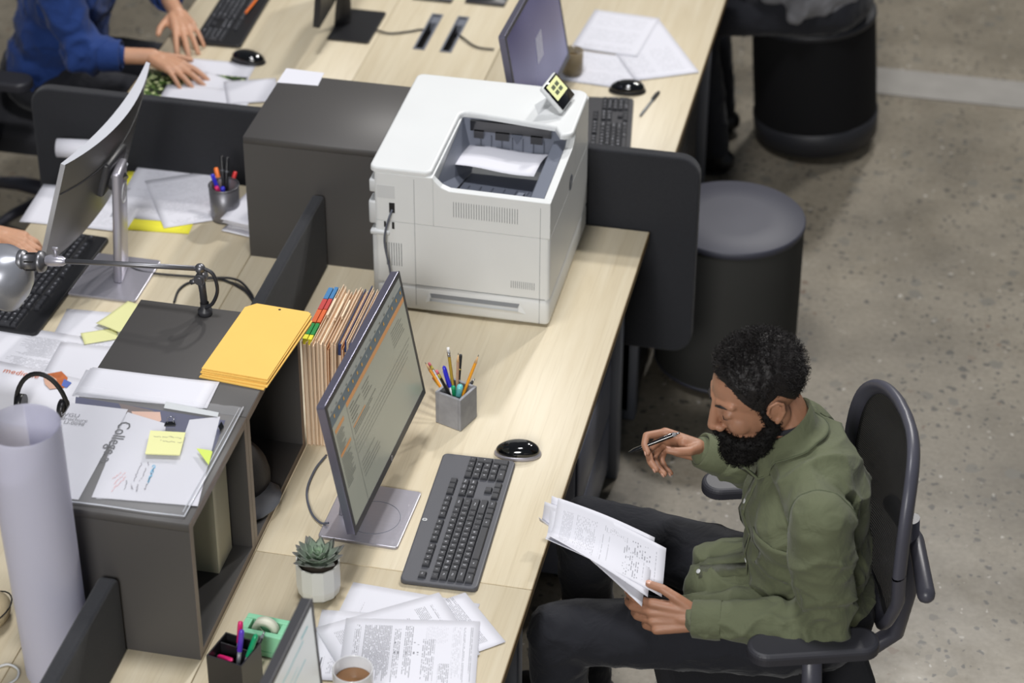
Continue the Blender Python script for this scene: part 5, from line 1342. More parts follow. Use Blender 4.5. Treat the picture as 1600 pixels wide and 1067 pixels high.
# ------------------------------------------------------------------ stools
def stool(label, c, r, h, band, side, top, taper=0, tip=0):
    t = thing('round_stool', label, 'stool', M=Matrix.Translation((c[0], c[1], r*.62*sin(abs(tip)))) @ Matrix.Rotation(tip, 4, 'Y'))
    b = MB().lathe([(.0001, .001), (r*.62, .001), (r*.9, .009), (r*1.0, .022), (r*1.02, band), (r*1.0, band+.003)], 64); b.build('base_ring', top, t)
    b = MB().lathe([(r*.995, band), (r*(.995-taper/2), (band+h)/2), (r*(.985-taper), h-.02)], 64); b.build('side_cover', side, t)
    b = MB().lathe([(r*(.985-taper), h-.022), (r*(1.0-taper), h-.018), (r*(1-taper), h-.004), (r*(.98-taper), h), (r*.5, h+.003), (.0001, h+.004)], 64); b.build('seat_pad', top, t)
    return t
M_['stool_base'] = mat('stool_black_vinyl', lin(34, 35, 40), .5, bump=.1)
stool('dark round stool standing just behind the seated man with the beard', (.164, 2.0136), .205, .50, .03, M_['stool_side'], M_['stool'])
stool('black round stool farther back, supporting the person at the top edge', (.276, 3.438), .208, .467, .10, M_['stool_blk'], M_['stool_base'], tip=radians(-5))
# pedestal under the desk edge
t = thing('pedestal_drawers', 'grey metal drawer pedestal under the right edge of the printer desk', 'drawer unit', (-.30, 1.18, 0))
M_['ped'] = mat('grey_painted_metal', lin(118, 122, 138), .35, metal=.2)
MB().span(-.52, -.075, .90, 1.36, .03, .60, .004, 1).build('cabinet_body', M_['ped'], t, world=True)
for k in range(3): MB().span(-.074, -.066, .905, 1.355, .05+k*.185, .225+k*.185, .003, 1).build('drawer', M_['ped'], t, world=True)
for x in (-.48, -.12):
    for y in (.94, 1.32): MB().cyl((x, y, .001), (x, y, .03), .012, n=12).build('foot', M_['rubber'], t, world=True)

for (y0, y1, lb) in ((1.66, 2.16, 'added black drawer box for the shade under the far desk, nearest the felt divider'), (2.30, 2.80, 'added black drawer box for the shade under the far desk, farther from the divider')):
    t = thing('pedestal_drawers', lb, 'drawer unit', (-.25, (y0+y1)/2, 0))  # black boxes added to stand in for the shade under the far desk
    MB().span(-.46, -.062, y0, y1, .03, .62, .004, 1).build('cabinet_body', M_['stool_blk'], t, world=True)
    for k in range(3): MB().span(-.061, -.052, y0+.005, y1-.005, .05+k*.19, .232+k*.19, .003, 1).build('drawer', M_['black'], t, world=True)
    for x in (-.42, -.08):
        for y in (y0+.04, y1-.04): MB().cyl((x, y, .001), (x, y, .03), .012, n=12).build('foot', M_['rubber'], t, world=True)
# ------------------------------------------------------------------ people
def skin_mat(name, col, red):
    m = mat(name, col, .5, bump=.12, bscale=260, var=.10, vscale=22); p = m.node_tree.nodes['Principled BSDF']
    p.inputs['Subsurface Weight'].default_value = .12; p.inputs['Subsurface Radius'].default_value = (.012, .005, .003); p.inputs['Subsurface Scale'].default_value = .5
    return m
SKIN_B = skin_mat('brown_skin', lin(168, 122, 96), 0); SKIN_L = skin_mat('tan_skin', lin(196, 148, 118), 0)
M_['nail'] = mat('finger_nail', lin(206, 160, 140), .3)
M_['hair'] = mat('black_hair', lin(30, 27, 27), .55, bump=.6, bscale=220, spec=.35); M_['beard'] = mat('black_beard', lin(14, 12, 12), .7, bump=.6, bscale=260, spec=.25)
def cloth(name, col, rough=.85, amt=.35):
    m = mat(name, col, rough, spec=.25, var=.08, vscale=12, sheen=.1); N = m.node_tree.nodes; L = m.node_tree.links; p = N['Principled BSDF']
    tc = N.new('ShaderNodeTexCoord'); n1 = N.new('ShaderNodeTexNoise'); n1.inputs['Scale'].default_value = 16; n1.inputs['Detail'].default_value = 3; n1.inputs['Distortion'].default_value = 1.2
    n2 = N.new('ShaderNodeTexNoise'); n2.inputs['Scale'].default_value = 700
    L.new(tc.outputs['Object'], n1.inputs['Vector']); L.new(tc.outputs['Object'], n2.inputs['Vector'])
    b1 = N.new('ShaderNodeBump'); b1.inputs['Strength'].default_value = amt; b1.inputs['Distance'].default_value = .02; L.new(n1.outputs['Fac'], b1.inputs['Height'])
    b2 = N.new('ShaderNodeBump'); b2.inputs['Strength'].default_value = .15; b2.inputs['Distance'].default_value = .001; L.new(n2.outputs['Fac'], b2.inputs['Height']); L.new(b1.outputs[0], b2.inputs['Normal'])
    L.new(b2.outputs[0], p.inputs['Normal']); return m
M_['olive_shirt'] = cloth('olive_cotton', lin(98, 103, 79)); M_['olive_stitch'] = mat('olive_thread', lin(78, 86, 64), .9)
M_['trouser'] = cloth('black_trouser_cloth', lin(34, 35, 41)); M_['navy_knit'] = cloth('navy_knit', lin(32, 58, 116)); M_['grey_knit'] = cloth('grey_knit', lin(120, 120, 124)); M_['dark_knit'] = cloth('dark_knit', lin(46, 46, 52))
M_['shoe'] = mat('black_leather', lin(24, 24, 26), .35)

def remesh(mb, name, mt, parent, voxel, smooth=4, disp=None, factor=.5):
    o = mb.build('raw', mt, parent, world=True)
    md = o.modifiers.new('r', 'REMESH'); md.mode = 'VOXEL'; md.voxel_size = voxel; md.use_smooth_shade = True
    if smooth: md = o.modifiers.new('s', 'SMOOTH'); md.factor = factor; md.iterations = smooth
    dg = bpy.context.evaluated_depsgraph_get(); dg.update()
    me = bpy.data.meshes.new_from_object(o.evaluated_get(dg)); me.name = name
    bpy.data.objects.remove(o)
    if disp:
        Mw = MATS[parent.name]; co = [v.co.copy() for v in me.vertices]; nn = [v.normal.copy() for v in me.vertices]
        for v, c, n in zip(me.vertices, co, nn): v.co = c + n*disp(Mw @ c, n)
    for p in me.polygons: p.use_smooth = True
    if not me.materials: me.materials.append(mt)
    ob = bpy.data.objects.new(name, me); COL.objects.link(ob); ob.parent = parent
    return ob

def hand(mb, w, d, n, s, curls, thumb, sc=1.0, spread=.08, nails=None):
    """w wrist, d finger direction, n palm normal (fingers curl towards it), s towards the thumb side;
    curls: per finger (index..little) three joint angles; thumb: list of points in (d, s, n) metres from the wrist"""
    d, n, s = V3(d).normalized(), V3(n), V3(s)
    n = (n-d*n.dot(d)).normalized(); s = (s-d*s.dot(d)-n*s.dot(n)).normalized()
    k = sc
    offs = (.028, .009, -.010, -.027); reach = (.088, .092, .087, .078)
    segs = ((.043, .025, .021), (.047, .029, .022), (.043, .027, .021), (.034, .021, .019)); rad = (.0088, .0090, .0085, .0074)
    for i in range(4):
        base = w+s*offs[i]*k*.55+d*.012*k; kn = w+s*offs[i]*k+d*reach[i]*k-n*(.003 if i in (0, 3) else 0)
        mb.cap(base, .0145*k, kn, .0112*k, 12)
        if i < 3: mb.cap(w+s*(offs[i]+offs[i+1])/2*k*.8+d*.03*k, .0135*k, w+s*(offs[i]+offs[i+1])/2*k+d*.072*k, .0110*k, 12)
        ang = 0; dirx = (d+s*spread*(1.5-i)).normalized(); p = kn
        for j in range(3):
            ang += radians(curls[i][j])
            v = dirx*cos(ang)+n*sin(ang); q = p+v*segs[i][j]*k
            mb.cap(p, rad[i]*k*(1.06-.08*j), q, rad[i]*k*(.99-.09*j), 12)
            if j == 2 and nails is not None:
                up = (-dirx*sin(ang)+n*cos(ang)).normalized()*-1
                c = q+up*rad[i]*k*.72; nails.ell((0, 0, 0), (.0058*k, .0042*k, .0014), M=frame(c, v, v.cross(up)))
            p = q
    mb.cap(w-d*.006*k, .0185*k, w+d*.03*k-n*.0, .0165*k, 14)
    # heel of the hand and ball of the thumb
    mb.cap(w+s*.014*k+d*.016*k+n*.006*k, .0150*k, w+s*.026*k+d*.045*k+n*.010*k, .0128*k, 12)
    mb.cap(w-s*.018*k+d*.018*k+n*.005*k, .0125*k, w-s*.022*k+d*.055*k+n*.004*k, .0110*k, 12)
    P = [w+d*a*k+s*b*k+n*c*k for a, b, c in thumb]; R = (.0135, .0108, .0098, .0082)
    for j in range(len(P)-1): mb.cap(P[j], R[j]*k, P[j+1], R[j+1]*k, 12)
    if nails is not None:
        v = (P[-1]-P[-2]).normalized(); up = (s*.8-n*.6); up = (up-v*up.dot(v)).normalized()
        nails.ell((0, 0, 0), (.0066*k, .0052*k, .0015), M=frame(P[-1]+up*.0068*k, v, v.cross(up)))

def head_frame(c, yaw, pitch, roll=0):
    F = V3((cos(yaw)*cos(pitch), sin(yaw)*cos(pitch), -sin(pitch))); L = V3((0, 0, 1)).cross(F).normalized(); U = F.cross(L)
    if roll: L, U = L*cos(roll)+U*sin(roll), U*cos(roll)-L*sin(roll)
    return Matrix(((F.x, L.x, U.x, c[0]), (F.y, L.y, U.y, c[1]), (F.z, L.z, U.z, c[2]), (0, 0, 0, 1)))
def head(mb, M):
    E = lambda c, r, R_=None: mb.ell(c, r, M=M if R_ is None else M @ R_, n=28, m=20)
    E((-.006, 0, .030), (.098, .077, .088)); E((.030, 0, -.012), (.068, .064, .085)); E((.036, 0, -.070), (.054, .050, .042)); E((.070, 0, -.095), (.026, .026, .022))
    for s in (-1, 1):
        E((.062, .034*s, -.028), (.030, .026, .030)); E((-.005, .058*s, -.035), (.035, .014, .04))
        mb.cap((.088, .012*s, .026), .0105, (.074, .046*s, .028), .0100, 12, M)      # brow ridge
        E((.0815, .032*s, .004), (.0125, .0150, .0110))                              # closed, lowered lid
        E((.103, .0130*s, -.040), (.0100, .0085, .0080))                             # nostril wing
        # ear: rim, lobe, bowl
        e = [(.006, .078*s, -.022), (.013, .082*s, .002), (.006, .087*s, .021), (-.009, .091*s, .026), (-.021, .091*s, .014), (-.020, .089*s, -.006), (-.010, .084*s, -.024), (.000, .080*s, -.033)]
        for a, b in zip(e, e[1:]): mb.cap(a, .0042, b, .0042, 10, M)
        E((-.003, .079*s, -.030), (.008, .005, .009)); E((-.006, .0765*s, -.002), (.016, .006, .022)); mb.cap((-.012, .083*s, .012), .0034, (-.012, .082*s, -.010), .0034, 8, M)
    mb.cap((.092, 0, .022), .0090, (.1135, 0, -.030), .0112, 14, M); E((.1140, 0, -.034), (.0120, .0135, .0110))
    mb.cap((.098, -.016, -.066), .0065, (.098, .016, -.066), .0065, 10, M); mb.cap((.095, -.014, -.077), .0075, (.095, .014, -.077), .0075, 10, M)

def scalp_hair(parent, M, mt, thick=.016, seed=1, curls=2600, name='hair'):
    cen = V3((-.006, 0, .030)); rad = V3((.099, .078, .089))
    K = [(0, .60), (25, .56), (42, .42), (55, .10), (66, -.20), (76, -.34), (84, -.10), (98, .02), (112, -.30), (130, -.62), (180, -.82)]
    def th(phi):
        p = abs(math.degrees(phi)); p = p if p <= 180 else 360-p
        for (a, x), (b, y) in zip(K, K[1:]):
            if a <= p <= b: return x+(y-x)*(p-a)/(b-a)
        return -.6
    n, m = 96, 30; vs = []
    def pt(phi, q, extra=0):
        t0 = math.asin(max(-1, min(1, th(phi)))); el = t0+(pi/2-t0)*q; dv = V3((cos(el)*cos(phi), cos(el)*sin(phi), sin(el)))
        g = min(1, q/.30); g = g*g*(3-2*g)
        side = .25+.75*max(0, sin(el))**1.2
        off = .0012+thick*g*side
        b = noise.noise(dv*9+V3((seed, 0, 0)))*.006*g+noise.noise(dv*22)*.0035*g
        p = V3((dv.x*(rad.x+off+b+extra), dv.y*(rad.y+off+b+extra), dv.z*(rad.z+off+b+extra)))+cen
        return p, dv
    for j in range(m+1):
        for i in range(n): vs.append(pt(2*pi*i/n, j/m)[0])
    fs = [(j*n+i, j*n+(i+1) % n, (j+1)*n+(i+1) % n, (j+1)*n+i) for j in range(m) for i in range(n)]
    mb = MB(); mb.add(vs, fs, 0, True, M)
    # inner rim back onto the scalp so the shell is closed at its border
    b0 = len(mb.V); inner = []
    for i in range(n):
        phi = 2*pi*i/n; t0 = math.asin(max(-1, min(1, th(phi)))); dv = V3((cos(t0)*cos(phi), cos(t0)*sin(phi), sin(t0)))
        inner.append(V3((dv.x*(rad.x-.006), dv.y*(rad.y-.006), dv.z*(rad.z-.006)))+cen)
    for v in inner: mb.V.append(M @ v)
    for i in range(n): mb.F.append([b0+i, b0+(i+1) % n, (i+1) % n, i]); mb.MI.append(0); mb.S.append(True)
    R_ = random.Random(seed)
    for _ in range(curls):
        phi = R_.uniform(0, 2*pi); q = R_.random()**.75
        p, dv = pt(phi, q, -.001); g = min(1, q/.35); L_ = .004+.011*g
        a = dv.orthogonal().normalized(); a.rotate(Matrix.Rotation(R_.uniform(0, 6.28), 3, dv)); r = .0022+.0022*g; pts = []
        for k in range(6):
            w_ = k/5*4.6; pts.append(p+dv*(L_*k/5-.001)+a*r*sin(w_)+dv.cross(a)*r*(cos(w_)-1))
        mb.tube(pts, [.00075, .00075, .0007, .0006, .0005, .0003], 3, 0, False, True, M)
    return mb.build(name, mt, parent, world=True)

def beard(parent, M, mt):
    mb = MB()
    for s in (-1, 1):
        mb.cap((.020, .0715*s, .002), .0075, (.006, .068*s, -.050), .014, 12, M); mb.cap((.006, .066*s, -.050), .015, (.040, .056*s, -.088), .021, 12, M)
        mb.cap((.040, .052*s, -.092), .024, (.078, .026*s, -.112), .027, 12, M); mb.cap((.110, .004*s, -.054), .0085, (.090, .034*s, -.072), .0100, 12, M); mb.cap((.090, .034*s, -.072), .011, (.062, .050*s, -.085), .018, 12, M)
    mb.ell((.070, 0, -.122), (.046, .046, .040), M=M, n=24, m=16); mb.ell((.088, 0, -.100), (.026, .030, .026), M=M, n=20, m=14); mb.ell((.045, 0, -.105), (.05, .058, .034), M=M, n=24, m=16)
    o = remesh(mb, 'beard', mt, parent, .0028, 3, lambda p, n: .0035*noise.noise(p*70)+.0022*noise.noise(p*160))
    me = o.data; vs = [v.co.copy() for v in me.vertices]; nn = [v.normal.copy() for v in me.vertices]
    R_ = random.Random(5); c = MB()
    Mi = MATS[parent.name]
    for _ in range(2600):
        i = R_.randrange(len(vs)); p, dv = vs[i], nn[i]; a = dv.orthogonal().normalized(); a.rotate(Matrix.Rotation(R_.uniform(0, 6.28), 3, dv))
        pts = [p+dv*(.0075*k/4-.001)+a*.0022*sin(k*1.2)+dv.cross(a)*.0022*(cos(k*1.2)-1) for k in range(5)]
        c.tube(pts, [.0007, .0007, .0006, .0005, .0003], 3, 0, False, True)
    cm = c.build('beard_curls', mt, o); return o

def fold(p, n):
    a = noise.noise(V3((p.x*9, p.y*9, p.z*5))+V3((3, 1, 7))); b = noise.noise(V3((p.x*20+a*2, p.y*20, p.z*13)))
    r = 1-abs(noise.noise(V3((p.x*11+4, p.y*11, p.z*16)))*2.4)
    r2 = 1-abs(noise.noise(V3((p.x*6+p.z*5, p.y*7+9, p.z*7-p.x*4)))*3.2)
    return .006*a+.0025*b+.0065*max(0, r)**2+.0085*max(0, r2)**3-.003

def seated(label, J, skin, shirt, trouser, hair=None, beard_on=False, kids=None, voxel=.003, sleeve_end=1.0, group=None, fine=True):
    """J: joints in world space"""
    t = thing('person', label, 'person', (J['pelvis'][0], J['pelvis'][1], 0))
    g = {k: (V3(v) if isinstance(v, (tuple, list)) and len(v) == 3 and not isinstance(v[0], (tuple, list)) else v) for k, v in J.items()}
    MH = head_frame(g['head'], J['hyaw'], J['hpitch'], J.get('hroll', 0))
    b = MB(); head(b, MH)
    nk = MH @ V3((-.030, 0, -.055))
    b.cap(nk, .052, g['neck'], .052, 20)
    b.cap(g['neck']-V3((0, 0, .03)), .056, g['chest'], .10, 20); b.cap(g['chest'], .10, g['pelvis'], .09, 20)
    nails = MB()
    for sd in ('n', 'f'):
        sh, el, wr = g['sh'+sd], g['el'+sd], g['wr'+sd]
        b.cap(g['neck']-V3((0, 0, .09)), .034, sh-V3((0, 0, .02)), .030, 16); b.cap(sh-V3((0, 0, .02)), .030, el, .028, 16); b.cap(el, .028, wr, .0235, 16, flat=1)
        H = J['hand'+sd]; hand(b, wr, H['d'], H['n'], H['s'], H['curls'], H['thumb'], H.get('sc', 1.0), H.get('spread', .08), nails)
        b.cap(g['hip'+sd], .055, g['kn'+sd], .045, 14); b.cap(g['kn'+sd], .042, g['an'+sd], .034, 14)
    body = remesh(b, 'body', skin, t, voxel, 3)
    if fine:
        k = 16*9+2
        for i in range(0, len(nails.V), k):
            q = MB(); q.V = nails.V[i:i+k]; m_ = len(nails.F)//(len(nails.V)//k); j = i//k*m_
            q.F = [[a-i for a in f] for f in nails.F[j:j+m_]]; q.MI = [0]*m_; q.S = [True]*m_; q.build('nail', M_['nail'], t, world=True)
    # shirt
    s = MB(); ch, pe, ne = g['chest'], g['pelvis'], g['neck']
    side = (g['shf']-g['shn']).normalized(); fwd = J['fwd']; fwd = V3(fwd).normalized()
    up = (ch-pe).normalized(); Mt = lambda c: Matrix(((fwd.x, side.x, up.x, c.x), (fwd.y, side.y, up.y, c.y), (fwd.z, side.z, up.z, c.z), (0, 0, 0, 1)))
    wide = (g['shf']-g['shn']).length/2
    s.ell((0, 0, 0), (.135, wide*.92, .16), M=Mt(ch), n=32, m=24)
    s.ell((0, 0, .0), (.138, wide*.86, .17), M=Mt(ch.lerp(pe, .42)), n=32, m=24)
    s.ell((0, 0, .03), (.14, wide*.90, .13), M=Mt(pe), n=32, m=24)
    s.ell((-.01, 0, .09), (.095, wide*.86, .10), M=Mt(ch), n=28, m=20)
    s.cap(ne-V3((0, 0, .055)), .056, g['shn']-side*-.01, .062, 20); s.cap(ne-V3((0, 0, .055)), .056, g['shf']-side*.01, .062, 20)
    s.cap(ne-V3((0, 0, .07)), .072, ne-V3((0, 0, .03)), .056, 20)
    for sd in ('n', 'f'):
        sh, el, wr = g['sh'+sd], g['el'+sd], g['wr'+sd]; we = el.lerp(wr, sleeve_end)
        s.cap(sh, .069, sh.lerp(el, .5), .065, 22); s.cap(sh.lerp(el, .5), .065, el, .056, 22); s.cap(el, .056, el.lerp(we, .5), .050, 20); s.cap(el.lerp(we, .5), .050, we-(we-el).normalized()*.01, .036, 20)
    if 'hem' in J:
        for (p, q, r0, r1) in J['hem']: s.cap(p, r0, q, r1, 20)
    def shfold(p, n):
        d = fold(p, n)
        for sd in ('n', 'f'):   # rings of folds round each elbow
            el = g['el'+sd]; r = (p-el).length
            if r < .17: d += .0115*(1-r/.17)*sin(r*115+noise.noise(p*14)*5)
        return d
    sho = remesh(s, 'shirt', shirt, t, .0055 if fine else .010, 7, shfold)
    for sd in ('n', 'f'):
        el, wr = g['el'+sd], g['wr'+sd]; we = el.lerp(wr, sleeve_end); ax = (wr-el).normalized(); rr = .0365 if sleeve_end > .9 else .043
        c = MB(); M = Matrix.Translation(we-ax*.055) @ ax.to_track_quat('Z', 'Y').to_matrix().to_4x4()
        c.lathe([(rr+.006, 0), (rr+.0075, .01), (rr+.004, .060), (rr+.001, .062), (rr-.003, .058), (rr-.003, .03)], 32, M=M)
        for i, v in enumerate(c.V): c.V[i] = v+V3((1, 1, 1))*.0012*noise.noise(v*40)
        c.build('cuff', shirt, t, world=True)
    # trousers
    q = MB()
    q.ell((0, 0, -.01), (.15, wide*.95, .11), M=Mt(pe), n=28, m=20)
    for sd in ('n', 'f'):
        q.cap(g['hip'+sd], .092, g['kn'+sd], .070, 22); q.cap(g['kn'+sd], .070, g['an'+sd], .052, 20)
    remesh(q, 'trousers', trouser, t, .008 if fine else .012, 6, lambda p, n: .5*fold(p*1.0+V3((2, 0, 0)), n))
    for sd in ('n', 'f'):
        an = g['an'+sd]; td = V3(J.get('toe'+sd, fwd)); td.z = 0; td.normalize(); r_ = td.cross(V3((0, 0, 1)))
        sb = MB(); F0 = V3((an.x, an.y, 0))
        sb.cap(F0-td*.03+V3((0, 0, .045)), .040, F0+td*.10+V3((0, 0, .036)), .034, 18); sb.cap(F0+td*.08+V3((0, 0, .034)), .038, F0+td*.165+V3((0, 0, .028)), .027, 18); sb.cap(an, .046, F0+V3((0, 0, .05)), .042, 16)
        so = remesh(sb, 'shoe', M_['shoe'], t, .006, 3)
        sl = MB(); M = Matrix(((td.x, r_.x, 0, F0.x), (td.y, r_.y, 0, F0.y), (0, 0, 1, 0), (0, 0, 0, 1)))
        sl.prism([(.075+.12*cos(a), .042*sin(a)*(1+.1*cos(a))) for a in [2*pi*k/28 for k in range(28)]], .001, .014, 0, 0, M); sl.build('sole', M_['rubber'], so) if False else sl.build('sole', M_['rubber'], t, world=True)
    if hair: scalp_hair(t, MH, hair, .012 if fine else .012, curls=2600 if fine else 500)
    if beard_on: beard(t, MH, M_['beard'])
    e = MB()
    for s_ in (-1, 1):      # eyebrows and lashes
        e.tube([(.099, .014*s_, .022), (.094, .030*s_, .0285), (.084, .045*s_, .026)], [.0022, .0032, .0012], 8, M=MH)
    e.build('eyebrows', M_['hair'], t, world=True)
    l = MB()
    for s_ in (-1, 1): l.tube([(.0925, .022*s_, -.0035), (.0948, .032*s_, -.006), (.0900, .043*s_, -.003)], [.0006, .0009, .0006], 6, M=MH)
    l.build('eyelashes', M_['hair'], t, world=True)
    return t, MH, Mt

FL_ = [(20, 30, 15), (24, 34, 18), (26, 36, 20), (30, 34, 18)]
TH_REL = ((.012, .020, .004), (.040, .042, .014), (.066, .052, .020), (.086, .050, .026))
# the man at the main desk
JM = dict(pelvis=(.565, .255, .575), chest=(.548, .262, .850), neck=(.500, .268, 1.040), head=(.424, .258, 1.135), hyaw=radians(180+30), hpitch=radians(18), fwd=(-1, -.12, -.18),
    shn=(.586, .072, .955), eln=(.620, .060, .692), wrn=(.345, .046, .675), shf=(.510, .435, .925), elf=(.468, .450, .770), wrf=(.300, .392, .862),
    hipn=(.53, .165, .565), knn=(.045, .075, .560), ann=(.06, .06, .09), hipf=(.53, .335, .565), knf=(.03, .455, .560), anf=(.05, .47, .09),
    handf=dict(d=(-1, -.02, .16), n=(-.10, -.95, -.30), s=(.1, -.20, 1), curls=[(30, 62, 30), (62, 50, 25), (74, 48, 22), (84, 40, 20)], thumb=((.012, .020, .010), (.028, .034, .034), (.052, .036, .044), (.072, .036, .046)), sc=1.02, spread=.03),
    handn=dict(d=(-1, -.05, -.06), n=(-.05, .92, -.38), s=(0, .38, .92), curls=[(28, 30, 16), (32, 34, 18), (36, 34, 18), (42, 34, 18)], thumb=((.012, .022, .0), (.040, .044, -.006), (.068, .060, -.004), (.096, .066, .004)), sc=1.05, spread=.03),
    hem=[((.50, .16, .60), (.335, .13, .600), .085, .052), ((.50, .34, .60), (.355, .32, .605), .085, .055), ((.44, .25, .62), (.35, .23, .61), .08, .062)],
    toen=(-1, .1, 0), toef=(-1, .1, 0))
MAN, MH, MTf = seated('bearded man in an olive green shirt holding papers and a pen', JM, SKIN_B, M_['olive_shirt'], M_['trouser'], M_['hair'], True)
# shirt details
def strap(mb, pts, w, nrm, th=.0022):
    "ribbon along pts with width w, lying with normal nrm"
    vs = []; pts = [V3(p) for p in pts]; m = len(pts)
    for i, p in enumerate(pts):
        t_ = (pts[min(i+1, m-1)]-pts[max(i-1, 0)]).normalized(); nn = V3(nrm[i] if isinstance(nrm, list) else nrm).normalized(); s_ = t_.cross(nn).normalized()*w/2
        vs += [p-s_, p+s_, p+s_+nn*th, p-s_+nn*th]
    fs = []
    for i in range(m-1):
        for a, b in ((0, 1), (1, 2), (2, 3), (3, 0)): fs.append((i*4+a, i*4+b, (i+1)*4+b, (i+1)*4+a))
    fs += [(0, 3, 2, 1), tuple((m-1)*4+k for k in range(4))]
    mb.add(vs, fs, 0, True)
def snap(parent_name, p, direction, off=.001):
    "first point of the man's shirt hit from p along direction"
    Mi = MATS[MAN.name].inverted(); so = [c for c in children(MAN) if c.name.startswith(parent_name)][0]
    ok, loc, nr, _ = so.ray_cast(Mi @ V3(p), V3(direction).normalized())
    return (MATS[MAN.name] @ loc + nr*off, nr) if ok else (V3(p), V3((0, 0, 1)))
bpy.context.view_layer.update()
col = MB(); ne = V3(JM['neck']); n = 40; Fd = V3((-.93, -.12, -.34)).normalized(); Ls = V3((0, 0, 1)).cross(Fd).normalized(); Uc = Fd.cross(Ls)
rows = []
for i in range(n+1):
    a = radians(-158+316*i/n); end = abs(a)/radians(158)
    rd = (-Fd*cos(a)+Ls*sin(a)); c = ne+Fd*.006-Uc*.006
    inner = c+rd*(.050+.004*(1-end))+Uc*(.044-.048*end**1.4); crest = c+rd*(.0545+.004*(1-end))+Uc*(.058-.054*end**1.4)
    leaf = .040+.045*max(0, (end-.74)/.26)**1.1; dr = (rd*.86+Fd*.75*end**3-Uc*.45).normalized(); row = [inner-Uc*.03, inner, crest]
    for q in (.04, .30, .55, .78, 1.0):
        p = crest+dr*leaf*q; h, nr = snap('shirt', p+Uc*.12+rd*.03, -(Uc+rd*.25), .0068-.0035*q)
        if (h-p).length < .07 and q > .1: p = h+(p-h)*(.35 if q < .4 else .12)
        row.append(p)
    rows.append(row)
m_ = len(rows[0]); vs = [p for r in rows for p in r]
col.add(vs[:], [(i*m_+j, i*m_+j+1, (i+1)*m_+j+1, (i+1)*m_+j) for i in range(n) for j in range(2)], 0, True)
col.add([p for r in rows for p in r[2:]], [(i*(m_-2)+j, i*(m_-2)+j+1, (i+1)*(m_-2)+j+1, (i+1)*(m_-2)+j) for i in range(n) for j in range(m_-3)], 0, True)
cs = MB().tube([r[-1]*.8+r[-2]*.2+V3((0, 0, .0016)) for r in rows], .0009, 6)
cs.build('collar_stitch', M_['olive_stitch'], MAN, world=True)
col.build('collar', M_['olive_shirt'], MAN, world=True, solid=.0022)
bpy.context.view_layer.update()
ep = MB(); P = []; Nn = []
for k in range(13):
    z = .955-.29*k/12; y = .245-.03*k/12; p, nr = snap('shirt', (.10, y, z), (1, 0, 0), .0015); P.append(p); Nn.append(nr)
strap(ep, P, .030, Nn, .0016); ep.build('placket', M_['olive_shirt'], MAN, world=True)
for k in (1, 4, 7, 10, 12):
    M = Matrix.Translation(P[k]+Nn[k]*.002) @ Nn[k].to_track_quat('Z', 'Y').to_matrix().to_4x4()
    MB().lathe([(.0001, .0018), (.0050, .0022), (.0056, .001), (.0050, 0)], 16, M=M).build('button', M_['white2'], MAN, world=True)
pk = MB(); n = 8; G_ = []
for j in range(n+1):
    for i in range(n+1):
        y = .085+.085*i/n; z = .845-.095*j/n; p, nr = snap('shirt', (.20, y, z), (1, 0, 0), .0028); G_.append(p)
pk.add(G_, [(j*(n+1)+i, j*(n+1)+i+1, (j+1)*(n+1)+i+1, (j+1)*(n+1)+i) for j in range(n) for i in range(n)], 0, True); pk.build('chest_pocket', M_['olive_shirt'], MAN, world=True, solid=.002)
# seams
sm = MB()
for ys, sgn in ((JM['shn'], -1), (JM['shf'], 1)):
    P = []
    for k in range(25):
        a = radians(-80+200*k/24); c = V3(ys)-V3((0, .020*sgn, 0)); d = V3((cos(a+radians(90)), 0, sin(a+radians(90))))
        p, nr = snap('shirt', c+d*.25+V3((0, .03*sgn, 0)), -d-V3((0, .12*sgn, 0)), .0004)
        if (p-c).length < .16: P.append(p)
    if len(P) > 2: MB().tube(P, .0012, 6).build('shoulder_seam', M_['olive_stitch'], MAN, world=True)
tee = MB().lathe([(.052, .0), (.056, .008), (.052, .014)], 32, M=Matrix.Translation(ne+V3((-.008, 0, .020))) @ Uc.to_track_quat('Z', 'Y').to_matrix().to_4x4()); tee.build('undershirt_neck', M_['dark_knit'], MAN, world=True)
# bracelet
wn, en = V3(JM['wrn']), V3(JM['eln']); ax = (wn-en).normalized(); M = Matrix.Translation(wn+ax*.004) @ ax.to_track_quat('Z', 'Y').to_matrix().to_4x4()
MB().tube([M @ V3((.0250*cos(a), .0250*sin(a), .002*sin(3*a))) for a in [2*pi*k/30 for k in range(31)]], .0013, 6).build('beaded_bracelet', M_['chrome'], MAN, world=True)
# pen in the far hand
pen('ballpoint_pen', 'black ballpoint pen held in the raised hand of the bearded man', at(982, 707, .880), at(1062, 676, .925), 'click', ('blackgloss', 'clear'), .0048)
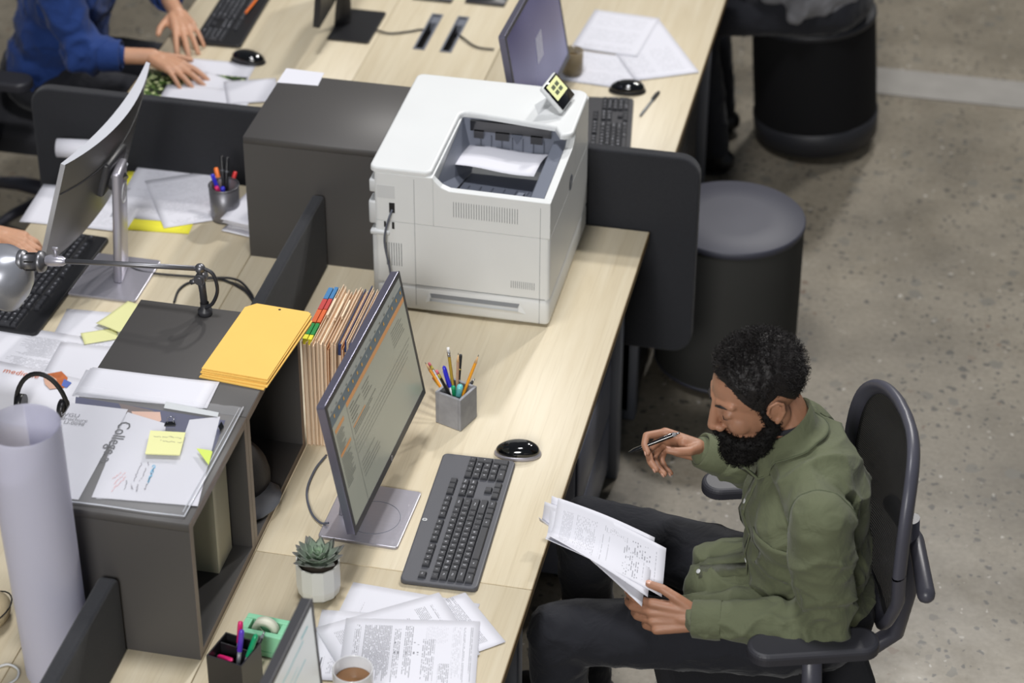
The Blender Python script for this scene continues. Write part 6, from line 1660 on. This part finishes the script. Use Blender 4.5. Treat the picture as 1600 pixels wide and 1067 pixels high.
# papers in the near hand
def held(label, A, B, Cc, D, m, seed, dz):
    n = 14; vs = []; uv = []
    A, B, Cc, D = V3(A), V3(B), V3(Cc), V3(D)
    for j in range(n+1):
        for i in range(n+1):
            u, v = i/n, j/n; p = A.lerp(B, u).lerp(D.lerp(Cc, u), v); p.z += dz-.030*sin(pi*v)*(1-u*.7)+.006*sin(pi*u)
            vs.append(p); uv.append((.216*v, .279*u))
    me = bpy.data.meshes.new('held_sheet'); c = V3((sum(v.x for v in vs)/len(vs), sum(v.y for v in vs)/len(vs), sum(v.z for v in vs)/len(vs)))
    me.from_pydata([tuple(v-c) for v in vs], [], [(j*(n+1)+i, (j+1)*(n+1)+i, (j+1)*(n+1)+i+1, j*(n+1)+i+1) for j in range(n) for i in range(n)])
    l = me.uv_layers.new(name='UVMap')
    for k, lp in enumerate(me.loops): l.data[k].uv = uv[lp.vertex_index]
    for p in me.polygons: p.use_smooth = True
    me.materials.append(m); o = bpy.data.objects.new('held_sheet', me); COL.objects.link(o); o.location = c
    md = o.modifiers.new('solidify', 'SOLIDIFY'); md.thickness = .0005
    return tag(o, label, 'paper', 'printed sheets held by the bearded man')
def P3(px, py, z): p = at(px, py, z); return (p.x, p.y, p.z)
held('front printed form held in the lower hand of the bearded man', P3(872, 780, .835), P3(1023, 842, .775), P3(1012, 935, .715), P3(856, 838, .800), P_form, 1, .004)
held('middle sheet held by the bearded man, its edge peeking out at the right', P3(862, 775, .832), P3(1041, 857, .770), P3(1034, 933, .712), P3(852, 842, .797), P_form, 2, .001)
held('rear sheet held by the bearded man, its corner peeking out at the left', P3(851, 782, .830), P3(1015, 850, .768), P3(1003, 946, .700), P3(842, 806, .796), P_faint, 3, -.003)

# ------------------------------------------------------------------ office chairs
def mesh_mat():
    m = bpy.data.materials.new('chair_mesh_fabric'); m.use_nodes = True
    N = m.node_tree.nodes; L = m.node_tree.links; p = N['Principled BSDF']; p.inputs['Base Color'].default_value = lin(20, 20, 22); p.inputs['Roughness'].default_value = .8
    tc = N.new('ShaderNodeTexCoord'); w = N.new('ShaderNodeTexWave'); w.bands_direction = 'Z'; w.inputs['Scale'].default_value = 55; L.new(tc.outputs['Object'], w.inputs['Vector'])
    r = N.new('ShaderNodeValToRGB'); r.color_ramp.elements[0].color = (.93, .93, .93, 1); r.color_ramp.elements[1].color = (1, 1, 1, 1); r.color_ramp.elements[0].position = .3; r.color_ramp.elements[1].position = .6
    L.new(w.outputs['Fac'], r.inputs[0]); L.new(r.outputs[0], p.inputs['Alpha'])
    b = N.new('ShaderNodeBump'); b.inputs['Strength'].default_value = .6; b.inputs['Distance'].default_value = .002; L.new(w.outputs['Fac'], b.inputs['Height']); L.new(b.outputs[0], p.inputs['Normal']); return m
M_['chmesh'] = mesh_mat(); M_['chrim'] = mat('chair_frame_plastic', lin(74, 74, 84), .38, bump=.05); M_['chpadr'] = mat('armrest_rubber', lin(50, 50, 56), .45); M_['chpad'] = mat('chair_seat_fabric', lin(40, 40, 44), .9, bump=.4, bscale=500)
def office_chair(label, loc, rz, back_h=.50, seat=.455, arms=True, tilt=radians(8)):
    "local +x is where the sitter looks"
    t = thing('office_chair', label, 'chair', loc, rz)
    s = MB(); P = roundpanel(-.235, .235, -.245, .245, .09, 8); s.prism(P, seat-.065, seat, .028, 0, None, 4); so = s.build('seat', M_['chpad'], t)
    MB().prism(roundpanel(-.20, .20, -.21, .21, .06, 6), seat-.085, seat-.066).build('seat_pan', M_['chrim'], t)
    # back: superellipse outline on a curved sheet
    zc_, hb, wb_ = seat+.10+back_h/2, back_h/2, .235
    def bp(u, v, off=0):
        x = -.225-.020*(1-u*u)-.05*(v*.5+.5)-(.030*(1-abs(v+.35))) + off
        return V3((x+.035*u*u, u*wb_, zc_+v*hb))
    rim = []
    m = 64
    for k in range(m):
        a = 2*pi*k/m; ca, sa = cos(a), sin(a); ex = .62
        u = (abs(ca)**ex)*(1 if ca > 0 else -1); v = (abs(sa)**ex)*(1 if sa > 0 else -1)
        if v < 0: u *= 1-.20*(-v)
        else: u *= 1-.08*v
        rim.append((u, v))
    pts = [bp(u, v) for u, v in rim]; pts.append(pts[0]); pts.append(pts[1])
    r = MB(); r.tube(pts[:-1], .0185, 12, caps=False, flat=.7); r.build('back_frame', M_['chrim'], t)
    g = MB(); rings = 8; vs = []
    for j in range(rings+1):
        f = j/rings
        for (u, v) in rim: vs.append(bp(u*f, v*f))
    g.add(vs, [(j*m+k, j*m+(k+1) % m, (j+1)*m+(k+1) % m, (j+1)*m+k) for j in range(rings) for k in range(m)], 0, True)
    g.build('back_mesh', M_['chmesh'], t)
    q = MB(); q.tube([(-.05, 0, seat-.09), (-.24, 0, seat-.08), (-.315, 0, seat-.02), (-.335, 0, seat+.10), (-.325, 0, seat+.30)], [.032, .032, .030, .026, .020], 14, flat=.7); q.build('back_upright', M_['chrim'], t)
    q = MB(); q.cap((-.322, -.16, seat+.22), .020, (-.337, 0, seat+.24), .018, 14).cap((-.337, 0, seat+.24), .018, (-.322, .16, seat+.22), .020, 14); q.build('lumbar_bar', M_['chrim'], t)
    if arms:
        for sg in (-1, 1):
            a = MB(); a.tube([(-.12, .17*sg, seat-.075), (-.10, .27*sg, seat-.06), (-.06, .290*sg, seat+.02), (-.05, .292*sg, seat+.185)], [.018, .018, .020, .018], 12, flat=1.3); ao = a.build('armrest_post', M_['chrim'], t)
            Mp = Matrix.Translation((-.052, .285*sg, seat+.192)); p_ = MB()
            p_.prism(roundpanel(-.14, .14, -.042, .042, .04, 8), 0, .026, .010, 0, Mp, 3); p_.build('armrest_pad', M_['chpadr'], t)
    MB().cyl((0, 0, .10), (0, 0, seat-.085), .028, n=18).cyl((0, 0, .20), (0, 0, .30), .034, n=18).build('gas_lift', M_['rubber'], t)
    for k in range(5):
        a = 2*pi*k/5+.3; d = V3((cos(a), sin(a), 0))
        MB().tube([d*.02+V3((0, 0, .13)), d*.16+V3((0, 0, .115)), d*.30+V3((0, 0, .080))], [.030, .024, .018], 12, flat=.7).build('base_leg', M_['chrim'], t)
        c = d*.305; x = V3((-d.y, d.x, 0))
        MB().cyl(c+V3((0, 0, .0285))-x*.022, c+V3((0, 0, .0285))-x*.006, .028, n=18).cyl(c+V3((0, 0, .0285))+x*.006, c+V3((0, 0, .0285))+x*.022, .028, n=18).cyl(c+V3((0, 0, .0285))-x*.006, c+V3((0, 0, .0285))+x*.006, .010, n=10).cyl(c+V3((0, 0, .05)), c+V3((0, 0, .075)), .008, n=10).build('caster', M_['rubber'], t)
    return t
office_chair('black mesh back office chair carrying the bearded man in olive', (.462, .262, 0), radians(180+18), .475, .475)

# ------------------------------------------------------------------ the other people
flat_c = [(12, 14, 8), (10, 12, 8), (12, 14, 8), (16, 16, 10)]
TH_OUT = ((.010, .020, .004), (.030, .045, .008), (.052, .064, .010), (.074, .074, .012))
JB = dict(pelvis=(-2.00, 2.32, .57), chest=(-1.90, 2.30, .86), neck=(-1.83, 2.30, 1.05), head=(-1.74, 2.29, 1.17), hyaw=radians(-8), hpitch=radians(30), fwd=(1, -.05, -.30),
    shn=(-1.86, 2.10, .99), eln=(-1.775, 2.05, .775), wrn=(-1.570, 2.085, .775), shf=(-1.86, 2.50, .99), elf=(-1.70, 2.52, .80), wrf=(-1.585, 2.345, .790),
    hipn=(-1.96, 2.22, .56), knn=(-1.52, 2.18, .55), ann=(-1.55, 2.17, .09), hipf=(-1.96, 2.40, .56), knf=(-1.52, 2.44, .55), anf=(-1.55, 2.45, .09),
    handn=dict(d=(.93, -.42, -.10), n=(0, 0, -1), s=(.3, .95, 0), curls=flat_c, thumb=TH_OUT, sc=1.05, spread=.14),
    handf=dict(d=(.55, -.83, -.13), n=(0, 0, -1), s=(-.83, -.55, 0), curls=flat_c, thumb=TH_OUT, sc=1.05, spread=.14), toen=(1, 0, 0), toef=(1, 0, 0))
seated('person in a navy blue sweater smoothing papers with both hands, upper left', JB, SKIN_L, M_['navy_knit'], M_['trouser'], M_['hair'], False, voxel=.0034, sleeve_end=.52, fine=False)
office_chair('black office chair at the upper left under the person in blue', (-2.02, 2.31, 0), radians(0), .50, .47)
JT = dict(pelvis=(-2.05, .93, .57), chest=(-2.02, .93, .87), neck=(-1.99, .93, 1.06), head=(-1.94, .93, 1.20), hyaw=0, hpitch=radians(12), fwd=(1, 0, -.12),
    shn=(-2.0, .73, .99), eln=(-1.88, .70, .78), wrn=(-1.622, .865, .782), shf=(-2.0, 1.13, .99), elf=(-1.88, 1.17, .78), wrf=(-1.634, 1.030, .790),
    hipn=(-2.02, .84, .56), knn=(-1.60, .80, .55), ann=(-1.62, .80, .09), hipf=(-2.02, 1.02, .56), knf=(-1.60, 1.06, .55), anf=(-1.62, 1.06, .09),
    handn=dict(d=(1, .10, -.16), n=(0, 0, -1), s=(0, 1, 0), curls=[(20, 36, 22)]*4, thumb=TH_OUT, sc=1.0, spread=.10),
    handf=dict(d=(1, -.10, -.16), n=(0, 0, -1), s=(0, -1, 0), curls=[(20, 36, 22)]*4, thumb=TH_OUT, sc=1.0, spread=.10), toen=(1, 0, 0), toef=(1, 0, 0))
TYP, _, _ = seated('person typing at the left edge, only hands with a gold ring in view', JT, SKIN_L, M_['dark_knit'], M_['trouser'], M_['hair'], False, voxel=.0034, sleeve_end=.70, fine=False)
M_['gold'] = mat('gold', lin(214, 176, 90), .2, metal=1)
MB().tube([V3((-1.495, .892+.0100*cos(a), .775+.0100*sin(a))) for a in [2*pi*k/20 for k in range(21)]], .0022, 8).build('ring', M_['gold'], TYP, world=True)
office_chair('black office chair at the left edge under the typing person', (-2.06, .93, 0), 0.0, .50, .47)
JS = dict(pelvis=(.31, 3.47, .565), chest=(.27, 3.46, .86), neck=(.22, 3.45, 1.05), head=(.15, 3.44, 1.18), hyaw=radians(180), hpitch=radians(15), fwd=(-1, 0, -.15),
    shn=(.25, 3.26, .99), eln=(.20, 3.20, .77), wrn=(.04, 3.28, .680), shf=(.25, 3.66, .99), elf=(.20, 3.70, .77), wrf=(.04, 3.58, .680),
    hipn=(.28, 3.38, .55), knn=(-.10, 3.27, .55), ann=(.00, 3.22, .09), hipf=(.28, 3.56, .55), knf=(-.10, 3.55, .55), anf=(-.02, 3.50, .09),
    handn=dict(d=(-1, 0, -.1), n=(0, 0, -1), s=(0, 1, 0), curls=flat_c, thumb=TH_OUT, sc=1.0), handf=dict(d=(-1, 0, -.1), n=(0, 0, -1), s=(0, -1, 0), curls=flat_c, thumb=TH_OUT, sc=1.0), toen=(-1, 0, 0), toef=(-1, 0, 0),
    hem=[((.30, 3.42, .66), (.265, 3.27, .575), .13, .05), ((.33, 3.38, .64), (.33, 3.30, .60), .10, .07), ((.24, 3.38, .64), (.20, 3.32, .62), .10, .06)])
for k_ in ('pelvis', 'chest', 'neck', 'head', 'shn', 'eln', 'wrn', 'shf', 'elf', 'wrf', 'hipn', 'hipf', 'knn', 'knf', 'ann', 'anf'): JS[k_] = (JS[k_][0]-.03, JS[k_][1]-.09, JS[k_][2])
JS['hem'] = [((.27, 3.30, .68), (.195, 3.165, .585), .13, .035), ((.29, 3.30, .66), (.265, 3.22, .62), .10, .05), ((.20, 3.30, .66), (.12, 3.22, .63), .10, .05)]
seated('person in grey top and black trousers seated on the far black stool', JS, SKIN_L, M_['grey_knit'], M_['trouser'], M_['hair'], False, voxel=.0045, fine=False)
